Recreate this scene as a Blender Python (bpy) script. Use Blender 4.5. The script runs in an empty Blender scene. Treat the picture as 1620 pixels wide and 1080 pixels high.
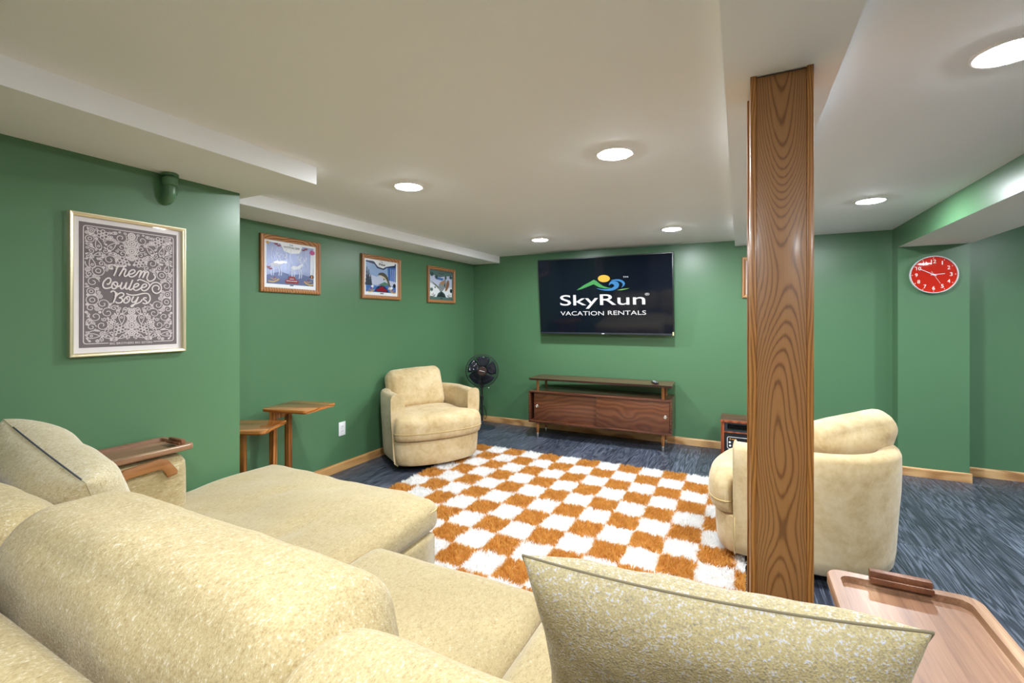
import bpy, bmesh, math, random
import numpy as np
from mathutils import Vector, Matrix, noise

S = bpy.context.scene
COL = S.collection
R = math.radians
PI = math.pi

# ------------------------------------------------------------------ camera, world, exposure
CAM_H, F_PX, CX, CY = 1.28, 720.0, 810.0, 503.5          # read off the photograph (1620 x 1080)
YAW = math.atan2(360, 720)
cam = bpy.data.cameras.new('camera')
cam.lens = 16.0; cam.sensor_width = 36.0; cam.shift_y = -36.5 / 1620.0
cam.clip_start = 0.02; cam.clip_end = 60
camo = bpy.data.objects.new('camera', cam); COL.objects.link(camo)
camo.location = (0, 0, CAM_H); camo.rotation_euler = (R(90), 0, YAW)
S.camera = camo

w = bpy.data.worlds.new('world'); S.world = w; w.use_nodes = True
w.node_tree.nodes['Background'].inputs[0].default_value = (0, 0, 0, 1)
w.node_tree.nodes['Background'].inputs[1].default_value = 0.0   # closed basement room: the recessed lamps are the only light
S.view_settings.view_transform = 'Standard'
S.view_settings.look = 'None'
EXPO = 2.3
S.view_settings.exposure = EXPO
S.view_settings.gamma = 1.0
S.view_settings.use_curve_mapping = False
LAMP = 105.0                                               # radiance of the LED diffusers
try:
    S.cycles.use_denoising = True
    S.cycles.max_bounces = 12; S.cycles.diffuse_bounces = 8; S.cycles.transparent_max_bounces = 16
    S.cycles.sample_clamp_indirect = 6.0
except Exception:
    pass

FW = np.array([-math.sin(YAW), math.cos(YAW), 0.0]); RT = np.array([math.cos(YAW), math.sin(YAW), 0.0])
def ray(u, v): return FW + RT * ((u - CX) / F_PX) + np.array([0, 0, (CY - v) / F_PX])
def on_x(u, v, x): d = ray(u, v); t = x / d[0]; return np.array([0, 0, CAM_H]) + t * d
def on_y(u, v, y): d = ray(u, v); t = y / d[1]; return np.array([0, 0, CAM_H]) + t * d

# ------------------------------------------------------------------ material helpers
def lin(r, g, b):
    f = lambda c: (c / 12.92 if c <= 0.04045 else ((c + 0.055) / 1.055) ** 2.4)
    return (f(r / 255), f(g / 255), f(b / 255), 1.0)

class NT:
    def __init__(s, name):
        s.m = bpy.data.materials.new(name); s.m.use_nodes = True
        s.t = s.m.node_tree; s.b = s.t.nodes['Principled BSDF']
    def n(s, kind, **kw):
        nd = s.t.nodes.new(kind)
        for k, v in kw.items():
            if k.startswith('i_'):
                key = k[2:]
                key = int(key) if key.isdigit() else key.replace('_', ' ')
                nd.inputs[key].default_value = v
            else: setattr(nd, k, v)
        return nd
    def l(s, a, b): s.t.links.new(a, b)
    def set(s, **kw):
        for k, v in kw.items(): s.b.inputs[k.replace('_', ' ')].default_value = v
    def coords(s, scale=(1, 1, 1), rot=(0, 0, 0), random_shift=False):
        tc = s.n('ShaderNodeTexCoord'); mp = s.n('ShaderNodeMapping')
        mp.inputs['Scale'].default_value = scale; mp.inputs['Rotation'].default_value = rot
        s.l(tc.outputs['Object'], mp.inputs['Vector'])
        if random_shift:
            oi = s.n('ShaderNodeObjectInfo')
            mu = s.n('ShaderNodeVectorMath', operation='SCALE'); mu.inputs[0].default_value = (37.1, 51.3, 23.7)
            s.l(oi.outputs['Random'], mu.inputs['Scale'])
            s.l(mu.outputs[0], mp.inputs['Location'])
        return mp.outputs[0]
    def noise(s, vec, scale, detail=3.0, rough=0.55, dist=0.0):
        nd = s.n('ShaderNodeTexNoise'); nd.inputs['Scale'].default_value = scale
        nd.inputs['Detail'].default_value = detail; nd.inputs['Roughness'].default_value = rough
        nd.inputs['Distortion'].default_value = dist
        s.l(vec, nd.inputs['Vector']); return nd.outputs['Fac']
    def ramp(s, fac, stops):
        r = s.n('ShaderNodeValToRGB'); e = r.color_ramp.elements
        while len(e) < len(stops): e.new(0.5)
        for el, (p, c) in zip(e, stops): el.position = p; el.color = c if len(c) == 4 else (*c, 1)
        s.l(fac, r.inputs[0]); return r.outputs[0]
    def mix(s, fac, a, b, mode='MIX'):
        m = s.n('ShaderNodeMix', data_type='RGBA', blend_type=mode)
        if isinstance(fac, (int, float)): m.inputs[0].default_value = fac
        else: s.l(fac, m.inputs[0])
        for sock, x in ((m.inputs[6], a), (m.inputs[7], b)):
            if isinstance(x, tuple): sock.default_value = x
            else: s.l(x, sock)
        return m.outputs[2]
    def math(s, op, a, b=0.0):
        m = s.n('ShaderNodeMath', operation=op)
        for i, x in enumerate((a, b)):
            if isinstance(x, (int, float)): m.inputs[i].default_value = x
            else: s.l(x, m.inputs[i])
        return m.outputs[0]
    def bump(s, h, strength=0.2, dist=0.002):
        b = s.n('ShaderNodeBump'); b.inputs['Strength'].default_value = strength; b.inputs['Distance'].default_value = dist
        s.l(h, b.inputs['Height']); s.l(b.outputs[0], s.b.inputs['Normal'])
    def color(s, sock): s.l(sock, s.b.inputs['Base Color'])

def plain(name, col, rough=0.5, metal=0.0, coat=0.0, spec=0.5):
    q = NT(name); q.set(Base_Color=col, Roughness=rough, Metallic=metal, Coat_Weight=coat); q.b.inputs['Specular IOR Level'].default_value = spec
    return q.m

def paint(name, col, rough, bump_scale, bump_str, var=0.06):
    q = NT(name); v = q.coords()
    n = q.noise(v, 2.2, 3)
    dark = tuple(c * (1 - var) for c in col[:3]) + (1,)
    q.color(q.mix(n, dark, col)); q.set(Roughness=rough)
    q.bump(q.noise(v, bump_scale, 2), bump_str, 0.001)
    return q.m

def wood(name, dark, mid, light, axis='Z', ring=160.0, sway=0.09, rough=0.35, fiber=1.0, shift=False, coat=0.0, along=1.0, sharp=1.0):
    """flat-sawn timber: growth rings round an axis that wanders along the board"""
    q = NT(name)
    rot = {'Z': (0, 0, 0), 'X': (0, R(90), 0), 'Y': (R(90), 0, 0)}[axis]
    v = q.coords(rot=rot, random_shift=shift)
    sp = q.n('ShaderNodeSeparateXYZ'); q.l(v, sp.inputs[0])
    st = q.n('ShaderNodeMapping'); st.inputs['Scale'].default_value = (3.0, 3.0, 1.3 * along); q.l(v, st.inputs['Vector'])
    wander = q.noise(st.outputs[0], 1.0, 2.0, 0.45)
    wob = q.math('MULTIPLY', q.math('SUBTRACT', wander, 0.5), sway * 2)
    st2 = q.n('ShaderNodeMapping'); st2.inputs['Scale'].default_value = (9.0, 9.0, 1.1 * along); q.l(v, st2.inputs['Vector'])
    wob2 = q.math('MULTIPLY', q.math('SUBTRACT', q.noise(st2.outputs[0], 1.0, 3.0), 0.5), 0.035)
    x = q.math('ADD', sp.outputs['X'], wob2)
    y = q.math('ADD', sp.outputs['Y'], q.math('ADD', wob, 0.012))
    rad = q.math('SQRT', q.math('ADD', q.math('MULTIPLY', x, x), q.math('MULTIPLY', y, y)))
    ph = q.math('MULTIPLY', rad, ring)
    s = q.math('SUBTRACT', 1.0, q.math('POWER', q.math('ADD', q.math('MULTIPLY', q.math('SINE', ph), 0.5), 0.5), sharp))
    st3 = q.n('ShaderNodeMapping'); st3.inputs['Scale'].default_value = (320, 320, 9 * along); q.l(v, st3.inputs['Vector'])
    fib = q.noise(st3.outputs[0], 1.0, 3.0, 0.6)
    h = q.math('ADD', q.math('MULTIPLY', s, 0.72), q.math('MULTIPLY', q.math('SUBTRACT', fib, 0.42), 0.55 * fiber))
    c = q.ramp(h, [(0.05, dark), (0.42, mid), (0.95, light)])
    st4 = q.n('ShaderNodeMapping'); st4.inputs['Scale'].default_value = (6, 6, 1.2); q.l(v, st4.inputs['Vector'])
    big = q.noise(st4.outputs[0], 1.0, 2.0)
    c = q.mix(q.math('MULTIPLY', big, 0.35), c, mid)
    q.color(c); q.set(Roughness=rough, Coat_Weight=coat, Coat_Roughness=0.15)
    q.bump(h, 0.12, 0.0008)
    return q.m

def fabric(name, base, fleck, shade, stretch=(1, 1, 1), scale=260.0, fleck_at=0.60, sheen=0.4, bump=0.5, mott=0.4, mott_scale=7.0, grain_dist=0.002):
    q = NT(name); v = q.coords(scale=stretch)
    v2 = q.coords()
    n1 = q.noise(v, scale, 2.0, 0.6); n2 = q.noise(v2, mott_scale, 4.0, 0.6); n3 = q.noise(v, scale * 0.32, 2.0, 0.5)
    a = q.math('ADD', q.math('MULTIPLY', n1, 0.65), q.math('MULTIPLY', n3, 0.35))
    c = q.ramp(a, [(0.30, shade), (0.50, base), (fleck_at, base), (fleck_at + 0.09, fleck)])
    c = q.mix(q.math('MULTIPLY', q.math('SUBTRACT', n2, 0.3), mott), c, shade)
    q.color(c); q.set(Roughness=0.85, Sheen_Weight=sheen, Sheen_Roughness=0.45); q.b.inputs['Specular IOR Level'].default_value = 0.25
    q.bump(a, bump, grain_dist)
    return q.m

def emit(name, col, strength):
    q = NT(name); q.set(Base_Color=(0.02, 0.02, 0.02, 1), Emission_Color=col, Emission_Strength=strength, Roughness=0.3); return q.m

def pane(name, tint=(1, 1, 1, 1), ior=1.45):
    m = bpy.data.materials.new(name); m.use_nodes = True; t = m.node_tree; t.nodes.clear()
    o = t.nodes.new('ShaderNodeOutputMaterial'); mx = t.nodes.new('ShaderNodeMixShader'); fr = t.nodes.new('ShaderNodeFresnel')
    fr.inputs[0].default_value = ior; tr = t.nodes.new('ShaderNodeBsdfTransparent'); gl = t.nodes.new('ShaderNodeBsdfGlossy')
    tr.inputs[0].default_value = tint; gl.inputs['Roughness'].default_value = 0.02
    ge = t.nodes.new('ShaderNodeNewGeometry'); iv = t.nodes.new('ShaderNodeMath'); iv.operation = 'SUBTRACT'; iv.inputs[0].default_value = 1.0
    mu = t.nodes.new('ShaderNodeMath'); mu.operation = 'MULTIPLY'; t.links.new(ge.outputs['Backfacing'], iv.inputs[1]); t.links.new(iv.outputs[0], mu.inputs[0]); t.links.new(fr.outputs[0], mu.inputs[1])
    t.links.new(mu.outputs[0], mx.inputs[0]); t.links.new(tr.outputs[0], mx.inputs[1]); t.links.new(gl.outputs[0], mx.inputs[2]); t.links.new(mx.outputs[0], o.inputs[0])
    return m

# ------------------------------------------------------------------ materials
M = {}
GREEN = (0.088, 0.200, 0.100, 1)
M['green'] = paint('green wall paint', GREEN, 0.34, 900, 0.10)
M['white_ceiling'] = paint('white ceiling paint', (0.86, 0.865, 0.875, 1), 0.8, 260, 0.4, 0.02)
M['cream_under'] = paint('cream bulkhead paint', (0.80, 0.77, 0.70, 1), 0.75, 260, 0.3, 0.02)
M['white_wall'] = paint('white wall paint', (0.78, 0.78, 0.76, 1), 0.6, 400, 0.2, 0.02)
M['subfloor'] = plain('plank underlay', (0.045, 0.052, 0.070, 1), 0.9)
M['oak'] = wood('honey oak', lin(104, 66, 34), lin(142, 97, 54), lin(158, 112, 67), 'Z', 2100, 0.080, 0.42, 1.4, coat=0.08, along=0.75, sharp=3.0)
M['oak_edge'] = wood('honey oak edge', lin(116, 72, 30), lin(158, 104, 48), lin(178, 124, 64), 'Z', 1200, 0.03, 0.38, 1.2, coat=0.15)
M['oak_x'] = wood('oak baseboard', lin(150, 104, 60), lin(203, 160, 108), lin(224, 188, 138), 'X', 420, 0.05, 0.45, 1.0)
M['oak_y'] = wood('oak baseboard y', lin(150, 100, 52), lin(200, 150, 92), lin(220, 176, 118), 'Y', 420, 0.05, 0.45, 1.0)
M['table_oak'] = wood('orange oak', lin(120, 66, 24), lin(170, 104, 46), lin(192, 128, 66), 'X', 300, 0.08, 0.22, 0.9, coat=0.5)
M['table_oak_z'] = wood('orange oak upright', lin(120, 66, 24), lin(172, 106, 46), lin(194, 130, 66), 'Z', 300, 0.05, 0.25, 0.9, coat=0.4)
M['walnut'] = wood('walnut veneer', lin(88, 50, 32), lin(104, 61, 40), lin(120, 75, 48), 'X', 150, 0.42, 0.30, 0.7, coat=0.3, along=1.6)
M['walnut_dark'] = wood('dark walnut', lin(58, 30, 20), lin(92, 52, 36), lin(112, 68, 46), 'X', 260, 0.08, 0.28, 0.7, coat=0.3)
M['leg_wood'] = wood('amber beech', lin(120, 70, 30), lin(166, 108, 54), lin(186, 128, 72), 'Z', 300, 0.05, 0.3, 0.7, coat=0.3)
def streaky(name, stops, rough):
    q = NT(name); v = q.coords()
    def st(sc_, d): m_ = q.n('ShaderNodeMapping'); m_.inputs['Scale'].default_value = sc_; q.l(v, m_.inputs['Vector']); return q.noise(m_.outputs[0], 1.0, d, 0.6, 0.3)
    h = q.math('ADD', q.math('MULTIPLY', st((15, 1.6, 15), 3.0), 0.72), q.math('MULTIPLY', st((220, 7, 220), 3.0), 0.28))
    q.color(q.ramp(h, stops)); q.set(Roughness=rough); q.bump(h, 0.06, 0.0006); return q.m
M['acacia'] = streaky('acacia tray', [(0.30, lin(84, 50, 34)), (0.44, lin(120, 84, 60)), (0.56, lin(140, 103, 76)), (0.70, lin(180, 147, 116))], 0.36)
M['acacia_dark'] = streaky('acacia dark', [(0.30, lin(74, 42, 26)), (0.50, lin(116, 72, 48)), (0.70, lin(146, 98, 68))], 0.42)
M['acacia_arm'] = streaky('acacia bracket', [(0.30, lin(112, 68, 34)), (0.50, lin(150, 100, 56)), (0.70, lin(170, 120, 74))], 0.42)
M['cherry'] = wood('heater cherry', lin(110, 48, 24), lin(150, 74, 42), lin(172, 94, 56), 'Z', 220, 0.08, 0.25, 0.6, coat=0.4)
M['cherry_top'] = wood('heater cherry top', lin(74, 44, 32), lin(112, 72, 54), lin(130, 88, 66), 'X', 220, 0.08, 0.3, 0.6)
M['frame_oak'] = wood('picture frame oak', lin(120, 72, 36), lin(176, 122, 76), lin(198, 148, 100), 'Y', 300, 0.06, 0.35, 0.8)
M['frame_oak_z'] = wood('picture frame oak upright', lin(120, 72, 36), lin(176, 122, 76), lin(198, 148, 100), 'Z', 300, 0.06, 0.35, 0.8)
M['champagne'] = plain('champagne metal frame', lin(226, 214, 178), 0.28, 0.75)
M['black'] = plain('black plastic', (0.012, 0.013, 0.016, 1), 0.35)
M['black_matte'] = plain('black matte', (0.010, 0.010, 0.012, 1), 0.7)
M['navy'] = plain('dark slate plastic', (0.022, 0.028, 0.040, 1), 0.4)
M['white'] = plain('white plastic', (0.82, 0.83, 0.86, 1), 0.35)
M['white_trim'] = plain('white trim ring', (0.85, 0.85, 0.85, 1), 0.5)
M['chrome'] = plain('chrome', (0.75, 0.75, 0.76, 1), 0.18, 1.0)
M['steel'] = plain('brushed steel', (0.62, 0.60, 0.56, 1), 0.35, 1.0)
M['sofa'] = fabric('sofa chenille', lin(178, 161, 120), lin(208, 200, 178), lin(143, 122, 82), (1, 0.55, 0.55), 400, 0.565, 0.15, 0.7, 0.45, 6.0, 0.003)
M['chaise'] = fabric('chaise chenille', lin(178, 161, 120), lin(208, 200, 178), lin(143, 122, 82), (1, 0.4, 1), 330, 0.60, 0.45, 0.35, 0.6, 5.0)
M['seat'] = fabric('seat chenille', lin(178, 161, 120), lin(208, 200, 178), lin(143, 122, 82), (1, 0.5, 1), 330, 0.60, 0.4, 0.35, 0.45, 5.0)
M['arm'] = fabric('arm chenille', lin(178, 161, 120), lin(208, 200, 178), lin(143, 122, 82), (0.35, 0.35, 1.6), 210, 0.58, 0.4, 0.5, 0.3, 6.0, 0.003)
M['pillow_fleck'] = fabric('flecked pillow', lin(168, 154, 110), lin(176, 178, 192), lin(124, 119, 112), (1, 1, 1), 310, 0.535, 0.15, 0.9, 0.25, 8.0, 0.003)
M['pillow_pale'] = fabric('pale pillow', lin(196, 184, 150), lin(216, 212, 206), lin(158, 136, 92), (1, 0.6, 1), 260, 0.57, 0.5, 0.6, 0.7, 5.0)
def velvet(name, c0, c1, c2, scale):
    q = NT(name); v = q.coords(); n1 = q.noise(v, scale, 5.0, 0.65, 0.4); n2 = q.noise(v, scale * 6, 4.0, 0.7)
    h = q.math('ADD', q.math('MULTIPLY', n1, 0.7), q.math('MULTIPLY', n2, 0.3))
    q.color(q.ramp(h, [(0.34, c0), (0.50, c1), (0.66, c2)])); q.set(Roughness=0.8, Sheen_Weight=0.3, Sheen_Roughness=0.4); q.b.inputs['Specular IOR Level'].default_value = 0.2
    q.bump(q.noise(v, 500, 2), 0.08, 0.001); return q.m
M['velvet'] = velvet('beige velvet', lin(180, 154, 110), lin(201, 179, 138), lin(214, 197, 162), 6.0)
M['velvet_out'] = velvet('beige velvet outer', lin(180, 154, 110), lin(201, 179, 138), lin(214, 197, 162), 5.0)
M['seam'] = plain('seam thread', lin(110, 100, 78), 0.9)
M['welt'] = plain('beige welt', lin(196, 172, 120), 0.9)
M['zip'] = plain('zip', lin(70, 74, 84), 0.6)
M['leg_dark'] = plain('dark stained leg', (0.03, 0.022, 0.016, 1), 0.4)
M['glass'] = pane('clear pane')
M['lens'] = emit('LED diffuser', (0.92, 0.965, 1.0, 1), LAMP)

def floor_mat():
    q = NT('dark vinyl plank'); v = q.coords(random_shift=True)
    a = q.n('ShaderNodeMapping'); a.inputs['Scale'].default_value = (13, 0.75, 1); q.l(v, a.inputs['Vector'])
    w1 = q.noise(a.outputs[0], 1.0, 3.0, 0.5, 0.25)
    rings = q.math('ADD', q.math('MULTIPLY', q.math('SINE', q.math('MULTIPLY', w1, 95.0)), 0.5), 0.5)
    b = q.n('ShaderNodeMapping'); b.inputs['Scale'].default_value = (300, 7, 1); q.l(v, b.inputs['Vector'])
    f = q.noise(b.outputs[0], 1.0, 3.0, 0.65)
    h = q.math('ADD', q.math('MULTIPLY', rings, 0.45), q.math('MULTIPLY', f, 0.6))
    c = q.ramp(h, [(0.15, (0.018, 0.021, 0.033, 1)), (0.55, (0.050, 0.060, 0.088, 1)), (0.88, (0.145, 0.168, 0.220, 1))])
    oi = q.n('ShaderNodeObjectInfo')
    tone = q.ramp(oi.outputs['Random'], [(0, (0.75, 0.75, 0.75, 1)), (1, (1.3, 1.3, 1.3, 1))])
    q.color(q.mix(1.0, c, tone, 'MULTIPLY'))
    q.l(q.math('ADD', q.math('MULTIPLY', h, 0.16), 0.30), q.b.inputs['Roughness'])
    q.bump(h, 0.25, 0.0012)
    return q.m
M['plank'] = floor_mat()

def pile_mat(name, c0, c1):
    """yarn: diffuse fibre that also lets light through"""
    q = NT(name); at = q.n('ShaderNodeAttribute'); at.attribute_name = 'tint'
    c = q.ramp(at.outputs['Fac'], [(0, c0), (1, c1)])
    d = q.n('ShaderNodeBsdfDiffuse'); t = q.n('ShaderNodeBsdfTranslucent'); m = q.n('ShaderNodeMixShader'); m.inputs[0].default_value = 0.45
    q.l(c, d.inputs[0]); q.l(c, t.inputs[0]); q.l(d.outputs[0], m.inputs[1]); q.l(t.outputs[0], m.inputs[2])
    q.l(m.outputs[0], q.t.nodes['Material Output'].inputs[0])
    return q.m
M['pile_white'] = pile_mat('white shag', (0.93, 0.93, 0.94, 1), (0.98, 0.98, 0.98, 1))
M['pile_rust'] = pile_mat('rust shag', lin(206, 146, 62), lin(238, 188, 110))
M['backing'] = plain('rug backing', lin(205, 185, 150), 0.95)

# ------------------------------------------------------------------ geometry helpers
def link(o, parent=None):
    COL.objects.link(o)
    if parent is not None: o.parent = parent
    return o

def thing(name, label, cat, loc=(0, 0, 0), rotz=0.0, group=None):
    o = bpy.data.objects.new(name, None); link(o)
    o.empty_display_size = 0.1
    o.location = loc; o.rotation_euler = (0, 0, rotz); o['label'] = label; o['category'] = cat
    if group: o['group'] = group
    return o

def tag(o, label, cat, group=None):
    o['label'] = label; o['category'] = cat
    if group: o['group'] = group
    return o

def struct(o):
    o['kind'] = 'structure'; return o

def mesh(name, verts, faces, mat, parent=None, smooth=False, midx=None, mats=None):
    me = bpy.data.meshes.new(name)
    me.from_pydata([tuple(map(float, p)) for p in verts], [], [tuple(map(int, f)) for f in faces])
    for m in (mats or [mat]): me.materials.append(m)
    if midx is not None: me.polygons.foreach_set('material_index', midx)
    if smooth: me.polygons.foreach_set('use_smooth', [True] * len(me.polygons))
    me.update()
    return link(bpy.data.objects.new(name, me), parent)

def from_bm(name, bm, mat, parent=None, smooth=False):
    bmesh.ops.recalc_face_normals(bm, faces=bm.faces)
    me = bpy.data.meshes.new(name); bm.to_mesh(me); bm.free(); me.materials.append(mat)
    if smooth: me.polygons.foreach_set('use_smooth', [True] * len(me.polygons))
    return link(bpy.data.objects.new(name, me), parent)

def autosmooth(o, ang=35):
    me = o.data
    me.polygons.foreach_set('use_smooth', [True] * len(me.polygons))
    try: me.set_sharp_from_angle(angle=R(ang))
    except Exception: pass
    return o

def box(name, lo, hi, mat, parent=None, bev=0.0, seg=2):
    bm = bmesh.new(); bmesh.ops.create_cube(bm, size=1)
    for v in bm.verts: v.co = Vector([lo[i] + (v.co[i] + 0.5) * (hi[i] - lo[i]) for i in range(3)])
    if bev > 0: bmesh.ops.bevel(bm, geom=bm.edges[:], offset=bev, segments=seg, affect='EDGES', profile=0.5)
    o = from_bm(name, bm, mat, parent)
    return autosmooth(o) if bev > 0 else o

def boxes(name, list_of, mat, parent=None):
    vs, fs = [], []
    for lo, hi in list_of:
        b = len(vs)
        for x in (lo[0], hi[0]):
            for y in (lo[1], hi[1]):
                for z in (lo[2], hi[2]): vs.append((x, y, z))
        fs += [[b + i for i in f] for f in ((0, 1, 3, 2), (4, 6, 7, 5), (0, 4, 5, 1), (2, 3, 7, 6), (0, 2, 6, 4), (1, 5, 7, 3))]
    return mesh(name, vs, fs, mat, parent)

def lathe(name, prof, mat, parent=None, n=40, smooth_ang=35, cap=True):
    vs, fs = [], []
    for r, z in prof:
        for k in range(n):
            a = 2 * PI * k / n; vs.append((r * math.cos(a), r * math.sin(a), z))
    for i in range(len(prof) - 1):
        for k in range(n):
            k2 = (k + 1) % n
            fs.append((i * n + k, i * n + k2, (i + 1) * n + k2, (i + 1) * n + k))
    if cap:
        fs.append(tuple(reversed(range(n)))); fs.append(tuple((len(prof) - 1) * n + k for k in range(n)))
    o = mesh(name, vs, fs, mat, parent)
    bm = bmesh.new(); bm.from_mesh(o.data); bmesh.ops.recalc_face_normals(bm, faces=bm.faces); bm.to_mesh(o.data); bm.free()
    return autosmooth(o, smooth_ang)

def tube_geo(pts, r, n=8, closed=False, vs=None, fs=None, caps=True):
    vs = [] if vs is None else vs; fs = [] if fs is None else fs
    P = [Vector(p) for p in pts]; m = len(P); base = len(vs)
    prev = None
    for i in range(m):
        if closed: t = P[(i + 1) % m] - P[i - 1]
        else: t = P[min(i + 1, m - 1)] - P[max(i - 1, 0)]
        t.normalize()
        if prev is None:
            up = Vector((0, 0, 1)) if abs(t.z) < 0.9 else Vector((1, 0, 0))
            nrm = (up - t * up.dot(t)).normalized()
        else: nrm = (prev - t * prev.dot(t)).normalized()
        prev = nrm; bn = t.cross(nrm)
        rr = r[i] if isinstance(r, (list, tuple)) else r
        for k in range(n):
            a = 2 * PI * k / n; vs.append(tuple(P[i] + (nrm * math.cos(a) + bn * math.sin(a)) * rr))
    for i in range(m if closed else m - 1):
        j = (i + 1) % m
        for k in range(n):
            k2 = (k + 1) % n
            fs.append((base + i * n + k, base + i * n + k2, base + j * n + k2, base + j * n + k))
    if not closed and caps:
        fs.append(tuple(base + k for k in reversed(range(n)))); fs.append(tuple(base + (m - 1) * n + k for k in range(n)))
    return vs, fs

def tube(name, pts, r, mat, parent=None, n=8, closed=False):
    vs, fs = tube_geo(pts, r, n, closed)
    return mesh(name, vs, fs, mat, parent, smooth=True)

def prism(name, poly, thick, mat, parent=None, bev=0.0, matrix=None):
    """2D outline (x, y) extruded along +z"""
    bm = bmesh.new()
    a = [bm.verts.new((p[0], p[1], 0)) for p in poly]; f = bm.faces.new(a)
    g = bmesh.ops.extrude_face_region(bm, geom=[f])
    for v in g['geom']:
        if isinstance(v, bmesh.types.BMVert): v.co.z += thick
    if bev: bmesh.ops.bevel(bm, geom=bm.edges[:], offset=bev, segments=2, affect='EDGES', profile=0.5)
    if matrix is not None: bm.transform(matrix)
    o = from_bm(name, bm, mat, parent)
    return autosmooth(o)

def smooth_line(pts, sub=6, closed=False):
    P = [np.array(p, float) for p in pts]; out = []; n = len(P)
    for i in range(n if closed else n - 1):
        p0 = P[i - 1] if (i > 0 or closed) else P[i]; p1 = P[i]; p2 = P[(i + 1) % n]; p3 = P[(i + 2) % n] if (closed or i + 2 < n) else P[(i + 1) % n]
        for k in range(sub):
            t = k / sub
            out.append(0.5 * ((2 * p1) + (-p0 + p2) * t + (2 * p0 - 5 * p1 + 4 * p2 - p3) * t * t + (-p0 + 3 * p1 - 3 * p2 + p3) * t ** 3))
    if not closed: out.append(P[-1])
    return out

def cushion(name, size, r, mat, parent=None, puff=(0, 0, 0), res=(24, 16, 10), lump=0.0, lump_scale=3.0, seed=0, loc=(0, 0, 0), rot=(0, 0, 0), warp=None):
    """soft boxed cushion: rounded box, bulging faces, slow lumps and creases"""
    hx, hy, hz = [s / 2 for s in size]; H = np.array([hx, hy, hz]); key = {}; vs = []; fs = []
    def vid(c):
        k = (round(c[0], 5), round(c[1], 5), round(c[2], 5))
        if k not in key: key[k] = len(vs); vs.append(c)
        return key[k]
    for ax in range(3):
        i, j = [(1, 2), (2, 0), (0, 1)][ax]
        for s in (-1, 1):
            A = np.linspace(-1, 1, res[i] + 1); B = np.linspace(-1, 1, res[j] + 1)
            for ia in range(res[i]):
                for ib in range(res[j]):
                    q = []
                    for (da, db) in ((0, 0), (1, 0), (1, 1), (0, 1)):
                        c = [0, 0, 0]; c[ax] = s; c[i] = A[ia + da]; c[j] = B[ib + db]; q.append(vid(tuple(c)))
                    fs.append(q if s > 0 else q[::-1])
    C = np.array(vs)
    Pn = C * H
    rr = np.minimum(r, H * 0.999) if np.ndim(r) == 0 else np.array(r)
    inner = H - rr
    Q = np.clip(Pn, -inner, inner); D = (Pn - Q) / rr
    L = np.linalg.norm(D, axis=1, keepdims=True); L[L == 0] = 1
    Pn = Q + D / L * rr * np.minimum(1, np.ones_like(L))
    for k in range(3):
        i, j = (k + 1) % 3, (k + 2) % 3
        Pn[:, k] += puff[k] * C[:, k] * (1 - C[:, i] ** 2) * (1 - C[:, j] ** 2)
    if lump:
        for n_, p in enumerate(Pn):
            v = Vector(p) * lump_scale + Vector((seed * 7.3, seed * 3.1, 0))
            e = noise.noise(v) * lump + noise.noise(v * 2.7) * lump * 0.35
            d = p - Q[n_] if np.linalg.norm(p - Q[n_]) > 1e-6 else p
            Pn[n_] = p + d / max(np.linalg.norm(d), 1e-6) * e
    if warp is not None: Pn = np.array([warp(p) for p in Pn])
    o = mesh(name, Pn, fs, mat, parent, smooth=True)
    o.location = loc; o.rotation_euler = rot
    return o

def pillow(name, w_, h_, t_, mat, pinch=0.09, lump=0.01, seed=0, n=36, parent=None, power=0.42):
    """knife-edge throw pillow with pulled-out corners, lying in x/z, thickness along y"""
    def pt(u, v, s):
        x = u * w_ / 2 * (1 - pinch * (1 - v * v) * abs(u)); z = v * h_ / 2 * (1 - pinch * (1 - u * u) * abs(v))
        t = t_ / 2 * (max(0, (1 - u ** 4) * (1 - v ** 4))) ** power
        e = noise.noise(Vector((x * 5 + seed, z * 5, s * 2.0 + seed))) * lump + noise.noise(Vector((x * 14 + seed, z * 14, s * 5))) * lump * 0.4
        t = t + e * min(1, t / (t_ * 0.2))
        return (x, s * t, z)
    vs, fs, idx = [], [], {}
    U = [math.sin(x * PI / 2) for x in np.linspace(-1, 1, n + 1)]
    for s in (-1, 1):
        for i, u in enumerate(U):
            for j, v in enumerate(U):
                rim = i in (0, n) or j in (0, n)
                if rim and s == 1: idx[(s, i, j)] = idx[(-1, i, j)]; continue
                idx[(s, i, j)] = len(vs); vs.append(pt(u, v, s))
        for i in range(n):
            for j in range(n):
                q = [idx[(s, i, j)], idx[(s, i + 1, j)], idx[(s, i + 1, j + 1)], idx[(s, i, j + 1)]]
                fs.append(q if s < 0 else q[::-1])
    o = mesh(name, vs, fs, mat, parent, smooth=True)
    rim = [pt(u, -1, 1) for u in U[:-1]] + [pt(1, v, 1) for v in U[:-1]] + [pt(u, 1, 1) for u in U[::-1][:-1]] + [pt(-1, v, 1) for v in U[::-1][:-1]]
    return o, rim

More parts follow.
